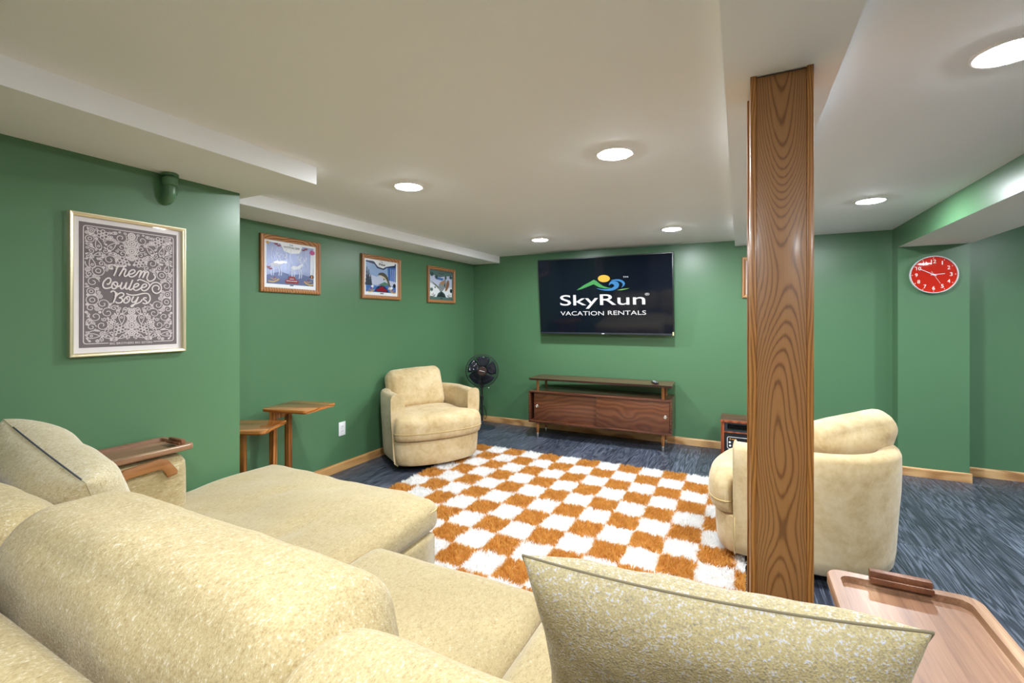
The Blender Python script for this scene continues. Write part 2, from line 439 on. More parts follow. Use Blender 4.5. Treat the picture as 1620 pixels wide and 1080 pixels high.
def text_mesh(name, s, mat, parent, fit, to3d, bold=0.0, shear=0.0, spacing=1.0):
    """built-in font, fitted into fit=(x0, y0, x1, y1) of a flat local plane, then carried to 3D by to3d"""
    cu = bpy.data.curves.new('t', 'FONT'); cu.body = s; cu.size = 1; cu.offset = bold; cu.shear = shear; cu.space_character = spacing; cu.resolution_u = 4
    o = bpy.data.objects.new('t', cu); COL.objects.link(o)
    dg = bpy.context.evaluated_depsgraph_get()
    me = bpy.data.meshes.new_from_object(o.evaluated_get(dg))
    bpy.data.objects.remove(o); bpy.data.curves.remove(cu)
    co = np.array([v.co for v in me.vertices]); lo = co.min(0); hi = co.max(0)
    fs = [tuple(p.vertices) for p in me.polygons]; bpy.data.meshes.remove(me)
    out = []
    for c in co:
        x = fit[0] + (c[0] - lo[0]) / (hi[0] - lo[0]) * (fit[2] - fit[0]); y = fit[1] + (c[1] - lo[1]) / (hi[1] - lo[1]) * (fit[3] - fit[1])
        out.append(to3d(x, y))
    return mesh(name, out, fs, mat, parent)

RIB = [0]
def ribbon_geo(pts, width, to3d, vs, fs, closed=False, rise=0.0, stack=0.0):
    """flat stroke; rise and stack lift overlapping strokes a hair so that none lie in one plane"""
    RIB[0] += 1; dk = (RIB[0] % 12) * stack
    P = [np.array(p, float) for p in pts]; m = len(P); b = len(vs)
    for i in range(m):
        t = (P[(i + 1) % m] - P[i - 1]) if closed else (P[min(i + 1, m - 1)] - P[max(i - 1, 0)])
        L = np.hypot(*t) or 1; n = np.array([-t[1], t[0]]) / L * width / 2
        e = dk + rise * i / m; vs.append(to3d(*(P[i] + n), e) if stack else to3d(*(P[i] + n))); vs.append(to3d(*(P[i] - n), e) if stack else to3d(*(P[i] - n)))
    for i in range(m if closed else m - 1):
        j = (i + 1) % m; fs.append((b + 2 * i, b + 2 * i + 1, b + 2 * j + 1, b + 2 * j))

def polys2d(name, items, to3d, mats, parent, depth0=0.0, step=0.00012):
    """flat print: list of (outline, material key); each later one lies a hair in front"""
    vs, fs, mi, keys = [], [], [], []
    for k, (pts, mk) in enumerate(items):
        if mk not in keys: keys.append(mk)
        b = len(vs); z = depth0 + step * k
        for p in pts: vs.append(to3d(p[0], p[1], z))
        fs.append(list(range(b, b + len(pts)))); mi.append(keys.index(mk))
    return mesh(name, vs, fs, None, parent, midx=mi, mats=[mats[k] for k in keys])

def circle(cx, cy, r, n=20, ry=None, a0=0.0):
    return [(cx + r * math.cos(a0 + 2 * PI * k / n), cy + (ry or r) * math.sin(a0 + 2 * PI * k / n)) for k in range(n)]

# ------------------------------------------------------------------ the room
XL, XN, YB, ZC, YR, XR = -3.0, -2.39, 4.92, 2.035, -4.4, 3.4
YC, YPIER, YB2, XP0, XP1 = 1.525, 4.77, 4.985, 1.165, 1.605

fl = struct(box('floor', (XL - 0.12, YR - 0.12, -0.10), (XR + 0.12, YB2 + 0.12, -0.0045), M['subfloor']))
PW, PL, GAP = 0.187, 1.22, 0.0014
bm = bmesh.new(); bmesh.ops.create_cube(bm, size=1)
for v in bm.verts: v.co = Vector((v.co.x * (PW - GAP), v.co.y * (PL - GAP), v.co.z * 0.0045 - 0.00225))
bmesh.ops.bevel(bm, geom=[e for e in bm.edges if all(v.co.z > -0.001 for v in e.verts)], offset=0.0010, segments=1, affect='EDGES')
plank_me = bpy.data.meshes.new('plank'); bm.to_mesh(plank_me); bm.free(); plank_me.materials.append(M['plank'])
rnd = random.Random(4)
cols = [XN + PW * k for k in range(0, 36)] + [XN - PW * (k + 1) for k in range(4)]
for x0 in cols:
    x1 = min(x0 + PW, XR); xa = max(x0, XL)
    if x1 - xa < 0.02: continue
    y0 = YC if x0 < XN - 0.01 else YR
    yend = YB if x1 < XP0 + 0.05 else (YPIER if x1 < XP1 + 0.06 else YB2)
    y = y0 - rnd.uniform(0.1, 1.0)
    while y < yend - 0.01:
        a, b = max(y, y0), min(y + PL, yend); y += PL
        if b - a < 0.03: continue
        p = bpy.data.objects.new('plank', plank_me); link(p, fl)
        p.location = ((xa + x1) / 2, (a + b) / 2, 0); p.scale = ((x1 - xa) / PW, (b - a) / PL, 1)

struct(box('wall_left', (XL - 0.12, YC, 0), (XL, YB2 + 0.12, ZC), M['green']))
struct(box('wall_left_near', (XL - 0.12, YR - 0.12, 0), (XN, YC, ZC), M['green']))
struct(box('wall_back', (XL, YB, 0), (XP0, YB2 + 0.12, ZC), M['green']))
struct(box('wall_back_pier', (XP0, YPIER, 0), (XP1, YB2 + 0.12, ZC), M['green']))
struct(box('wall_back_alcove', (XP1, YB2, 0), (XR + 0.12, YB2 + 0.12, ZC), M['green']))
struct(box('wall_right', (XR, YR - 0.12, 0), (XR + 0.12, YB2, ZC), M['white_wall']))
struct(box('wall_rear', (XN, YR - 0.12, 0), (XR, YR, ZC), M['white_wall']))
ceil = struct(box('ceiling', (XL - 0.12, YR - 0.12, ZC), (XR + 0.12, YB2 + 0.12, ZC + 0.1), M['white_ceiling']))
struct(box('ceiling_soffit_near', (XN, YR, 1.948), (-1.89, YC, ZC), M['white_ceiling']))
struct(box('ceiling_soffit_end', (-2.63, YC, 1.948), (-1.89, 1.597, ZC), M['white_ceiling']))
struct(box('ceiling_soffit_far', (XL, YC, 1.955), (-2.63, YB, ZC), M['white_ceiling']))
struct(box('ceiling_beam', (-0.04, YR, 1.98), (0.251, YB, ZC), M['white_ceiling']))
bk = struct(box('ceiling_bulkhead', (XP0, YR, 1.866), (XP1, YPIER, ZC), M['green']))
bk.data.materials.append(M['cream_under'])
for p in bk.data.polygons:
    if p.normal.z < -0.5: p.material_index = 1

def baseboard(name, a, b, nrm, mat):
    """profiled oak strip from a to b standing off a wall whose inward normal is nrm"""
    A, B, N = Vector((*a, 0)), Vector((*b, 0)), Vector((*nrm, 0))
    prof = [(0, 0), (0.012, 0), (0.012, 0.058), (0.009, 0.067), (0.004, 0.072), (0, 0.072)]
    vs = []; n = len(prof)
    for P in (A, B):
        for d, z in prof: vs.append(tuple(P + N * d + Vector((0, 0, z))))
    fs = [(i, (i + 1) % n, n + (i + 1) % n, n + i) for i in range(n)] + [tuple(reversed(range(n))), tuple(range(n, 2 * n))]
    o = mesh(name, vs, fs, mat); bm = bmesh.new(); bm.from_mesh(o.data); bmesh.ops.recalc_face_normals(bm, faces=bm.faces); bm.to_mesh(o.data); bm.free()
    return struct(o)
baseboard('baseboard_left', (XL, YC), (XL, YB), (1, 0), M['oak_y'])
baseboard('baseboard_back', (XL + 0.012, YB), (XP0, YB), (0, -1), M['oak_x'])
baseboard('baseboard_pier', (XP0 - 0.012, YPIER), (XP1 + 0.012, YPIER), (0, -1), M['oak_x'])
baseboard('baseboard_alcove', (XP1 + 0.012, YB2), (XR, YB2), (0, -1), M['oak_x'])
baseboard('baseboard_left_near', (XN, YR), (XN, YC), (1, 0), M['oak_y'])
baseboard('baseboard_right', (XR, YR), (XR, YB2), (-1, 0), M['oak_y'])
baseboard('baseboard_rear', (XN, YR), (XR, YR), (0, 1), M['oak_x'])

# oak-clad post: boards butted round the steel column
post = thing('support_post', 'tall square support post clad in honey oak boards under the ceiling beam', 'post', (0.1055, 1.575, 0))
PX = 0.0775
def board(name, lo, hi, mat, bev=0.0012): return box(name, lo, hi, mat, post, bev)
o = board('front_board', (-PX + 0.016, -0.081, 0), (PX - 0.016, -0.060, 1.9745), M['oak'])
for s in (-1, 1):
    a, b = sorted((s * PX, s * (PX - 0.016)))
    board('side_board', (a, -0.085, 0), (b, 0.075, 1.98), M['oak_edge'], 0.0016)
board('back_board', (-PX - 0.006, 0.0752, 0), (PX + 0.006, 0.090, 1.98), M['oak_edge'])
boxes('core', [((-PX + 0.018, -0.059, 0), (PX - 0.018, 0.074, 1.97))], M['leg_dark'], post)

# green painted pipe elbow under the near soffit
pf = thing('pipe_elbow', 'green painted pipe elbow turning into the wall beside the soffit', 'pipe', (XN, 1.172, 1.83))
pp = [(0.040, 0, 0.118), (0.040, 0, 0.045), (0.037, 0, 0.022), (0.026, 0, 0.006), (0.010, 0, 0.0), (-0.004, 0, -0.002)]
tube('pipe', smooth_line(pp, 5), 0.024, M['green'], pf, 20)
c_ = lathe('collar', [(0.0245, 0), (0.030, 0.002), (0.030, 0.036), (0.0245, 0.040)], M['green'], pf, 28); c_.location = (0.040, 0, 0.060)
c_ = lathe('flange', [(0.025, 0), (0.034, 0.002), (0.034, 0.010), (0.025, 0.014)], M['green'], pf, 28); c_.location = (0.040, 0, 0.104)
c_ = lathe('clamp_screw', [(0.006, 0), (0.006, 0.006), (0.004, 0.008)], M['green'], pf, 10); c_.location = (0.040, 0.023, 0.03); c_.rotation_euler = (R(-90), 0, 0)

# ------------------------------------------------------------------ recessed LED lights
def downlight(x, y, label, off=''):
    t = thing('recessed_light' + off, label, 'ceiling light', (x, y, ZC), 0, 'recessed ceiling lights')
    lathe('trim_ring', [(0.074, 0.0), (0.087, 0.0), (0.086, -0.004), (0.080, -0.0075), (0.074, -0.007)], M['white_trim'], t, 48, cap=False)
    lathe('diffuser' + off, [(0.0738, -0.0015), (0.072, -0.0070), (0.058, -0.0105), (0.035, -0.0125), (0.004, -0.013)], M['lens'], t, 40, 60)
for x, y, lb in [(-1.69, 2.06, 'round recessed light in the ceiling nearest the picture of a deer'),
                 (-0.51, 2.07, 'round recessed light alone between the shag rug and the oak post'),
                 (-0.51, 4.03, 'round recessed light above the right end of the television'),
                 (-1.71, 4.02, 'round recessed light above the left end of the television'),
                 (0.75, 3.63, 'round recessed light between the post and the wall clock'),
                 (0.685, 1.775, 'large bright recessed light between the oak post and the green bulkhead')]:
    downlight(x, y, lb)
# out of the frame: the rows go on over the sofa, and two more lamps mirror in the clock and poster glass
for x, y, lb in [(-0.51, 0.10, 'round recessed light above the sofa back'),
                 (0.69, -0.08, 'round recessed light behind the sofa beside the beam'),
                 (2.16, 3.52, 'round recessed light in the alcove beyond the bulkhead'),
                 (2.27, 1.34, 'round recessed light in the side of the room beyond the bulkhead')]:
    downlight(x, y, lb, '_offscreen')
# ------------------------------------------------------------------ sectional sofa (local = room axes)
sofa = thing('sectional_sofa', 'large beige chenille sectional sofa with a chaise along the green wall', 'sofa', (-0.98, 0.65, 0))
SX, SY = 0.98, -0.65
def sloc(x, y, z): return (x + SX, y + SY, z)
def sc(name, lo, hi, r, mat, puff=(0, 0, 0), res=(20, 14, 8), lump=0.0, seed=0, ls=3.0, rot=(0, 0, 0), warp=None):
    size = [hi[i] - lo[i] for i in range(3)]; c = [(hi[i] + lo[i]) / 2 for i in range(3)]
    return cushion(name, size, r, mat, sofa, puff, res, lump, ls, seed, sloc(*c), rot, warp)
sc('base', (-2.365, 0.10, 0.17), (-1.205, 1.66, 0.335), 0.02, M['seat'], (0, 0, 0), (16, 16, 6))
sc('base', (-1.200, 0.10, 0.17), (0.195, 1.20, 0.335), 0.02, M['seat'], (0, 0, 0), (16, 16, 6))
sc('back_frame', (-2.365, 0.055, 0.17), (0.405, 0.325, 0.775), 0.045, M['sofa'], (0, 0.004, 0.006), (40, 8, 12), 0.003, 1)
sc('arm', (-2.365, 0.33, 0.17), (-2.130, 1.145, 0.705), 0.055, M['arm'], (0.006, 0.004, 0.006), (10, 24, 14), 0.003, 2)
sc('arm', (0.200, 0.33, 0.17), (0.405, 1.145, 0.705), 0.055, M['arm'], (0.006, 0.004, 0.006), (10, 24, 14), 0.003, 3)
def chaise_warp(p):
    p = p.copy()
    if p[2] > 0:                                         # shallow pressed hollows and creases in the soft top
        for (cx, cy, dx, dy, k) in ((-0.05, 0.10, 0.20, 0.16, 0.026), (0.15, -0.28, 0.20, 0.05, 0.020), (-0.22, -0.20, 0.05, 0.22, 0.018), (0.26, 0.02, 0.04, 0.20, 0.014), (-0.10, 0.30, 0.03, 0.03, 0.014), (0.05, -0.08, 0.16, 0.035, 0.012)):
            p[2] -= k * math.exp(-((p[0] - cx) / dx) ** 2 - ((p[1] - cy) / dy) ** 2)
    return p
ch = sc('chaise_cushion', (-2.355, 0.50, 0.325), (-1.200, 1.705, 0.475), 0.060, M['chaise'], (0.012, 0.012, 0.020), (44, 44, 10), 0.013, 4, 3.6, warp=chaise_warp)
s1 = sc('seat_cushion', (-1.195, 0.45, 0.325), (-0.505, 1.275, 0.465), 0.055, M['seat'], (0.008, 0.014, 0.022), (28, 30, 8), 0.006, 5)
s2 = sc('seat_cushion', (-0.500, 0.45, 0.325), (0.192, 1.265, 0.465), 0.055, M['seat'], (0.008, 0.014, 0.020), (28, 30, 8), 0.006, 6)
def rim_line(lo, hi, z, r, out):
    pts = []
    for (cx, cy, a0) in ((hi[0] - r, hi[1] - r, 0), (lo[0] + r, hi[1] - r, 90), (lo[0] + r, lo[1] + r, 180), (hi[0] - r, lo[1] + r, 270)):
        for k in range(7):
            a = R(a0 + 15 * k); pts.append((cx + (r + out) * math.cos(a), cy + (r + out) * math.sin(a), z))
    return pts
tube('seam', rim_line((-0.5775, -0.6025), (0.5775, 0.6025), 0.030, 0.06, -0.006), 0.0028, M['welt'], ch, 6, True)
tube('seam', rim_line((-0.345, -0.4125), (0.345, 0.4125), 0.040, 0.055, -0.010), 0.0026, M['welt'], s1, 6, True)
tube('seam', rim_line((-0.346, -0.4075), (0.346, 0.4075), 0.040, 0.055, -0.010), 0.0026, M['welt'], s2, 6, True)
def back_cushion(x0, x1, y0, y1, z0, z1, lean, mat, seed, droop=0.02, rz=0.0):
    def warp(p):
        p = p.copy(); hz = (z1 - z0) / 2; k = (p[2] + hz) / (2 * hz)
        p[1] -= lean * k * k
        e = abs(p[0]) / ((x1 - x0) / 2)
        if p[2] > 0: p[2] -= droop * e ** 4
        return p
    c = sc('back_cushion', (x0, y0, z0), (x1, y1, z1), np.array([0.075, 0.105, 0.11]), mat, (0.012, 0.025, 0.012), (34, 18, 22), 0.012, seed, 4.5, (0, 0, rz), warp)
    return c
back_cushion(-1.365, -0.485, 0.360, 0.640, 0.465, 0.885, 0.03, M['sofa'], 11, 0.010)
back_cushion(-2.115, -1.375, 0.335, 0.550, 0.475, 0.850, 0.03, M['sofa'], 12, 0.03)
back_cushion(-0.545, 0.160, 0.335, 0.560, 0.465, 0.850, 0.02, M['sofa'], 13, 0.02)
for x, y in ((-2.30, 0.16), (-2.30, 1.60), (-1.27, 1.60), (-1.27, 0.16), (0.10, 0.16), (0.10, 1.14), (0.34, 0.16), (0.34, 1.08), (-0.5, 1.14)):
    l = lathe('leg', [(0.018, 0), (0.026, 0.172)], M['leg_dark'], sofa, 16); l.location = sloc(x, y, 0)

# throw pillows
def stand_pillow(w_, h_, t_, mat, pinch, seed, top, yaw, lean, roll, power=0.42):
    o, rim = pillow('throw_pillow', w_, h_, t_, mat, pinch, 0.012, seed, power=power)
    rot = Matrix.Rotation(R(yaw), 4, 'Z') @ Matrix.Rotation(R(lean), 4, 'X') @ Matrix.Rotation(R(roll), 4, 'Y')
    o.matrix_world = Matrix.Translation(Vector(top) - rot @ Vector((0, 0, h_ / 2))) @ rot
    return o, rim
pR, rim = stand_pillow(0.535, 0.44, 0.14, M['pillow_fleck'], 0.09, 3, (-0.052, 0.705, 0.892), 6.5, 22, 0, 0.5)
tag(pR, 'flecked yellow and grey throw pillow standing on the sofa beside the oak post', 'pillow', 'throw pillows on the sofa')
tube('seam', rim, 0.0022, M['seam'], pR, 6, True)
pL, rim = stand_pillow(0.57, 0.40, 0.23, M['pillow_pale'], 0.04, 9, (-1.945, 0.612, 0.875), -4, 21, 14)
tag(pL, 'pale throw pillow with a dark zip leaning in the chaise corner', 'pillow', 'throw pillows on the sofa')
tube('seam', rim, 0.0018, plain('pale thread', lin(186, 176, 146), 0.9), pL, 6, True)
zp = [(x, 0.0, 0.200 * (1 - 0.04 * (1 - (x / 0.285) ** 2)) + 0.0008) for x in np.linspace(-0.21, 0.26, 16)]
zo = tube('zip', zp, 0.0024, M['zip'], pL, 6)
box('zip_pull', (-0.205, -0.014, 0.173), (-0.197, -0.011, 0.195), M['white'], zo)

# ------------------------------------------------------------------ clip-on arm trays
def rrect(w_, l_, r, n=6):
    out = []
    for (cx, cy, a0) in ((w_ / 2 - r, l_ / 2 - r, 0), (-w_ / 2 + r, l_ / 2 - r, 90), (-w_ / 2 + r, -l_ / 2 + r, 180), (w_ / 2 - r, -l_ / 2 + r, 270)):
        for k in range(n + 1):
            a = R(a0 + 90 * k / n); out.append((cx + r * math.cos(a), cy + r * math.sin(a)))
    return out
def arm_tray(loc, rz, label, holder_y, holder_x, inner_side):
    t = thing('arm_tray', label, 'tray', loc, rz, 'wooden trays on the sofa arms')
    W_, L_, T_, RIM, DEP = 0.250, 0.360, 0.022, 0.022, 0.012
    loops = [(rrect(W_ - 0.004, L_ - 0.004, 0.026), 0.0), (rrect(W_, L_, 0.028), 0.003), (rrect(W_, L_, 0.028), T_ - 0.003), (rrect(W_ - 0.005, L_ - 0.005, 0.026), T_),
             (rrect(W_ - 2 * RIM, L_ - 2 * RIM, 0.020), T_), (rrect(W_ - 2 * RIM - 0.006, L_ - 2 * RIM - 0.006, 0.018), T_ - DEP)]
    vs, fs = [], []; n = len(loops[0][0])
    for lp, z in loops: vs += [(p[0], p[1], z) for p in lp]
    for i in range(len(loops) - 1):
        for k in range(n): fs.append((i * n + k, i * n + (k + 1) % n, (i + 1) * n + (k + 1) % n, (i + 1) * n + k))
    fs.append(tuple(reversed(range(n)))); fs.append(tuple((len(loops) - 1) * n + k for k in range(n)))
    b = mesh('tray_board', vs, fs, M['acacia'], t); autosmooth(b, 30)
    h = box('phone_holder', (holder_x - 0.050, holder_y - 0.012, T_ - 0.001), (holder_x + 0.050, holder_y + 0.003, T_ + 0.020), M['acacia_dark'], t, 0.0015)
    box('holder_lip', (-0.050 + holder_x, holder_y - 0.021, T_ - 0.001), (0.050 + holder_x, holder_y - 0.0165, T_ + 0.010), M['acacia_dark'], h, 0.001)
    box('holder_slot', (-0.046 + holder_x, holder_y - 0.0168, T_ - 0.002), (0.046 + holder_x, holder_y - 0.0118, T_ + 0.004), M['acacia_dark'], h)
    # bent side brackets clamp the cushioned arm
    out = [(-0.118, -0.078), (-0.095, -0.040), (-0.070, -0.022), (0.060, -0.012), (0.080, -0.022), (0.116, -0.075), (0.114, -0.090), (0.080, -0.096), (0.066, -0.066), (0.052, -0.054), (-0.055, -0.058), (-0.072, -0.068), (-0.086, -0.098), (-0.104, -0.100)]
    for s in (inner_side,):
        mtx = Matrix(((0, 0, s, s * (0.1265)), (1, 0, 0, -0.015), (0, 1, 0, 0.004), (0, 0, 0, 1)))
        prism('side_bracket', out, 0.016, M['acacia_arm'], t, 0.003, mtx)
    return t
arm_tray((0.292, 1.018, 0.7150), 0, 'reddish acacia arm tray with a raised rim and phone holder below the post', 0.170, 0.0, -1)
arm_tray((-2.2475, 0.980, 0.7150), 0, 'acacia arm tray with a curved side bracket on the arm by the green wall', 0.147, 0.05, 1)

# ------------------------------------------------------------------ swivel barrel chairs
def swivel_chair(loc, rz, label, bc_loc=(-0.04, 0.165, 0.612), bc_rot=(-20, -3, 0)):
    t = thing('swivel_chair', label, 'armchair', loc, rz, 'beige swivel barrel chairs')
    RO, TH, ZT, YA = 0.400, 0.098, 0.640, -0.285          # arms run straight forward to YA
    def u_path(r, ya, nb=36, ns=6):                      # back half circle with straight arms, right end to left end
        right = [(r, ya * (1 - k / ns)) for k in range(ns)]
        return right + [(r * math.cos(PI * k / nb), r * math.sin(PI * k / nb)) for k in range(nb + 1)] + [(-r, ya * (k + 1) / ns) for k in range(ns)]
    prof = [(0.352, 0.066), (0.370, 0.082), (0.378, 0.14), (RO - 0.012, 0.32), (RO - 0.003, 0.44), (RO, 0.54), (RO - 0.001, ZT - 0.030), (RO - 0.009, ZT - 0.010), (RO - 0.030, ZT), (RO - TH + 0.030, ZT), (RO - TH + 0.009, ZT - 0.010), (RO - TH + 0.001, ZT - 0.030), (RO - TH, 0.50), (RO - TH, 0.27)]
    vs, fs = [], []; m = len(prof); cols_ = [u_path(r, YA) for r, z in prof]; n = len(cols_[0]) - 1
    for i in range(n + 1):
        for k, (r, z) in enumerate(prof): vs.append((*cols_[k][i], z))
    for i in range(n):
        for k in range(m - 1): fs.append((i * m + k, i * m + k + 1, (i + 1) * m + k + 1, (i + 1) * m + k))
        fs.append((i * m + m - 1, i * m, (i + 1) * m, (i + 1) * m + m - 1))
    fs.append(tuple(range(m))); fs.append(tuple(n * m + k for k in reversed(range(m))))
    def soft_mesh(nm, vs, fs, mat, bevel_ngons=0.0, sm=None):
        bm = bmesh.new(); me = bpy.data.meshes.new('tmp'); me.from_pydata(vs, [], fs); bm.from_mesh(me); bpy.data.meshes.remove(me)
        if bevel_ngons:
            ends = [e for e in bm.edges if any(len(f.verts) == m for f in e.link_faces)]
            bmesh.ops.bevel(bm, geom=ends, offset=bevel_ngons, segments=3, affect='EDGES', profile=0.5)
        o = from_bm(nm, bm, mat, t, sm is None)
        return o if sm is None else autosmooth(o, sm)
    soft_mesh('barrel_back', vs, fs, M['velvet_out'], 0.010, 55)
    # lower body: the same U, closed by a bowed front
    def body_loop(r, nf=24):
        yb = -0.283
        front = [(-r * math.cos(PI * k / nf), yb - r * 0.40 * math.sin(PI * k / nf)) for k in range(1, nf)]
        return [(r * math.cos(PI * k / 36), r * math.sin(PI * k / 36)) for k in range(37)] + [(-r, yb * 0.5), (-r, yb)] + front + [(r, yb), (r, yb * 0.5)]
    bp = [(0.30, 0.064), (0.348, 0.064), (0.367, 0.082), (0.3755, 0.14), (RO - 0.0155, 0.262), (0.34, 0.270), (0.05, 0.270)]
    vs, fs = [], []
    for r, z in bp: vs += [(x, y, z) for x, y in body_loop(r)]
    n2 = len(body_loop(0.3))
    for i in range(len(bp) - 1):
        for k in range(n2): fs.append((i * n2 + k, i * n2 + (k + 1) % n2, (i + 1) * n2 + (k + 1) % n2, (i + 1) * n2 + k))
    fs.append(tuple(range(n2))); fs.append(tuple((len(bp) - 1) * n2 + k for k in range(n2)))
    bd = soft_mesh('body', vs, fs, M['velvet'], 0, 55)
    for s in (-1, 1):                                    # piped side seams of the body
        tube('seam', [(s * 0.371, YA + 0.004, 0.086), (s * 0.379, YA + 0.004, 0.14), (s * (RO - 0.013), YA + 0.004, 0.262)], 0.0035, M['welt'], bd, 6)
    # T-shaped seat cushion
    rb = 0.298
    out = [(rb * math.cos(PI * k / 30), rb * math.sin(PI * k / 30)) for k in range(31)] + [(-rb, -0.09), (-rb, -0.18), (-rb, -0.262)]
    out += [(-rb - 0.020, -0.288), (-0.350, -0.298), (-0.380, -0.304), (-0.393, -0.320)]
    out += [(-0.395 * math.cos(PI * k / 26), -0.326 - 0.140 * math.sin(PI * k / 26) ** 0.9) for k in range(1, 26)]
    out += [(0.393, -0.320), (0.380, -0.304), (0.350, -0.298), (rb + 0.020, -0.288), (rb, -0.262), (rb, -0.18), (rb, -0.09)]
    N = len(out); yc = -0.10
    lay = [(0.60, 0.272), (0.945, 0.272), (0.975, 0.284), (0.995, 0.312), (1.003, 0.355), (0.996, 0.400), (0.968, 0.438), (0.90, 0.460), (0.72, 0.474), (0.40, 0.484), (0.10, 0.487)]
    vs, fs = [], []
    for s_, z in lay:
        for (x, y) in out: vs.append((x * s_, yc + (y - yc) * s_, z + (0.004 * noise.noise(Vector((x * 5, y * 5, 3))) if z > 0.44 else 0)))
    for i in range(len(lay) - 1):
        for k in range(N): fs.append((i * N + k, i * N + (k + 1) % N, (i + 1) * N + (k + 1) % N, (i + 1) * N + k))
    fs.append(tuple(range(N))); fs.append(tuple((len(lay) - 1) * N + k for k in range(N)))
    st = soft_mesh('seat_cushion', vs, fs, M['velvet'])
    tube('seam', [(x * 1.003, yc + (y - yc) * 1.003, 0.335) for x, y in out], 0.003, M['welt'], st, 6, True)
    # loose back cushion
    bc = cushion('back_cushion', (0.52, 0.17, 0.385), np.array([0.06, 0.078, 0.065]), M['velvet'], t, (0.012, 0.035, 0.012), (26, 12, 22), 0.008, 4.0, 5, bc_loc, tuple(R(a_) for a_ in bc_rot))
    hx, hz = 0.272, 0.212
    tube('seam', [(p[0], 0.0, p[1]) for p in rrect(0.52 + 0.004, 0.385 + 0.004, 0.065, 6)], 0.0035, M['welt'], bc, 6, True)
    lathe('swivel_ring', [(0.19, 0.012), (0.240, 0.012), (0.250, 0.018), (0.250, 0.030), (0.240, 0.036), (0.19, 0.036), (0.19, 0.012)], M['black'], t, 48, cap=False)
    lathe('turntable', [(0.10, 0.030), (0.20, 0.030), (0.20, 0.0638), (0.10, 0.0638), (0.10, 0.030)], M['black'], t, 32, cap=False)
    for k in range(4):
        f_ = lathe('foot', [(0.018, 0.0), (0.020, 0.003), (0.020, 0.0125)], M['black_matte'], t, 14); a = R(45 + 90 * k); f_.location = (0.22 * math.cos(a), 0.22 * math.sin(a), 0)
    return t
# local front is -y; rotate so the front looks the way the photograph shows
swivel_chair((-2.592, 3.40, 0), R(-32 + 90), 'beige velvet swivel chair facing the room beside the black floor fan')
swivel_chair((0.320, 2.925, 0), R(170 + 90), 'beige velvet swivel chair seen from behind past the oak post', (0.02, 0.150, 0.590), (-24, 8, -42))

# ------------------------------------------------------------------ shag rug
def rug():
    x0, x1, y0, y1 = -2.335, 0.035, 1.731, 3.92
    t = thing('shag_rug', 'thick white and rust chequered shag rug on the dark floor', 'rug', ((x0 + x1) / 2, (y0 + y1) / 2, 0))
    cx, cy = (x0 + x1) / 2, (y0 + y1) / 2
    box('backing', (x0 - cx + 0.01, y0 - cy + 0.01, 0.0005), (x1 - cx - 0.01, y1 - cy - 0.01, 0.008), M['backing'], t)
    rg = np.random.default_rng(7)
    n = 250000
    px = rg.uniform(x0 + 0.012, x1 - 0.012, n); py = rg.uniform(y0 + 0.012, y1 - 0.012, n)
    ci = np.floor((-0.022 - px) / 0.1775).astype(int); rj = np.floor((3.92 - py) / 0.199).astype(int)
    rust = ((ci + rj) % 2 == 0)
    # neighbouring strands lean together so the pile clumps
    def field(fx, fy, ph): return np.sin(px * fx + 1.7 * np.sin(py * fy + ph) + ph) + np.sin(py * fx * 1.13 + 1.9 * np.sin(px * fy * 0.9 - ph))
    ang = 1.6 * field(61, 47, 0.3) + rg.normal(0, 0.7, n)
    L = rg.uniform(0.006, 0.030, n) * (0.75 + 0.25 * field(33, 29, 2.0) / 2)
    hgt = rg.uniform(0.018, 0.034, n) * (1 + 0.16 * field(27, 35, 1.0) / 2)
    # piles stand up, only a few lie over
    dx, dy = np.cos(ang), np.sin(ang); nx, ny = -dy, dx
    tw = rg.uniform(0, PI, n); wx, wy = np.cos(tw), np.sin(tw)
    wd = rg.uniform(0.0014, 0.0026, n)
    tint = np.clip(rg.normal(0.55, 0.25, n), 0, 1)
    for nm, sel, mt in (('white_pile', ~rust, 'pile_white'), ('rust_pile', rust, 'pile_rust')):
        k = sel.sum(); P = np.zeros((k, 5, 3)); s_ = sel
        bx, by = px[s_] - cx, py[s_] - cy
        for vi, (f, zf, wf) in enumerate(((0, 0, 1), (0, 0, -1), (0.35, 0.68, -1), (0.35, 0.68, 1), (1.0, 1.0, 0))):
            P[:, vi, 0] = bx + dx[s_] * L[s_] * f + wx[s_] * wd[s_] * wf
            P[:, vi, 1] = by + dy[s_] * L[s_] * f + wy[s_] * wd[s_] * wf
            P[:, vi, 2] = 0.0075 + hgt[s_] * zf
        me = bpy.data.meshes.new(nm)
        me.vertices.add(5 * k); me.vertices.foreach_set('co', P.reshape(-1))
        base = np.arange(k)[:, None] * 5
        loops = np.concatenate([base + np.array([0, 1, 2, 3]), base + np.array([3, 2, 4])], axis=1).reshape(-1)
        me.loops.add(7 * k); me.loops.foreach_set('vertex_index', loops.astype(np.int32))
        me.polygons.add(2 * k)
        st = np.stack([np.arange(k) * 7, np.arange(k) * 7 + 4], 1).reshape(-1).astype(np.int32)
        me.polygons.foreach_set('loop_start', st)
        me.polygons.foreach_set('use_smooth', np.ones(2 * k, bool))
        me.update(calc_edges=True); me.validate()
        at = me.attributes.new('tint', 'FLOAT', 'POINT'); at.data.foreach_set('value', np.repeat(tint[s_], 5).astype(np.float32))
        me.materials.append(M[mt])
        o = link(bpy.data.objects.new(nm, me), t); o['kind'] = 'stuff'
rug()
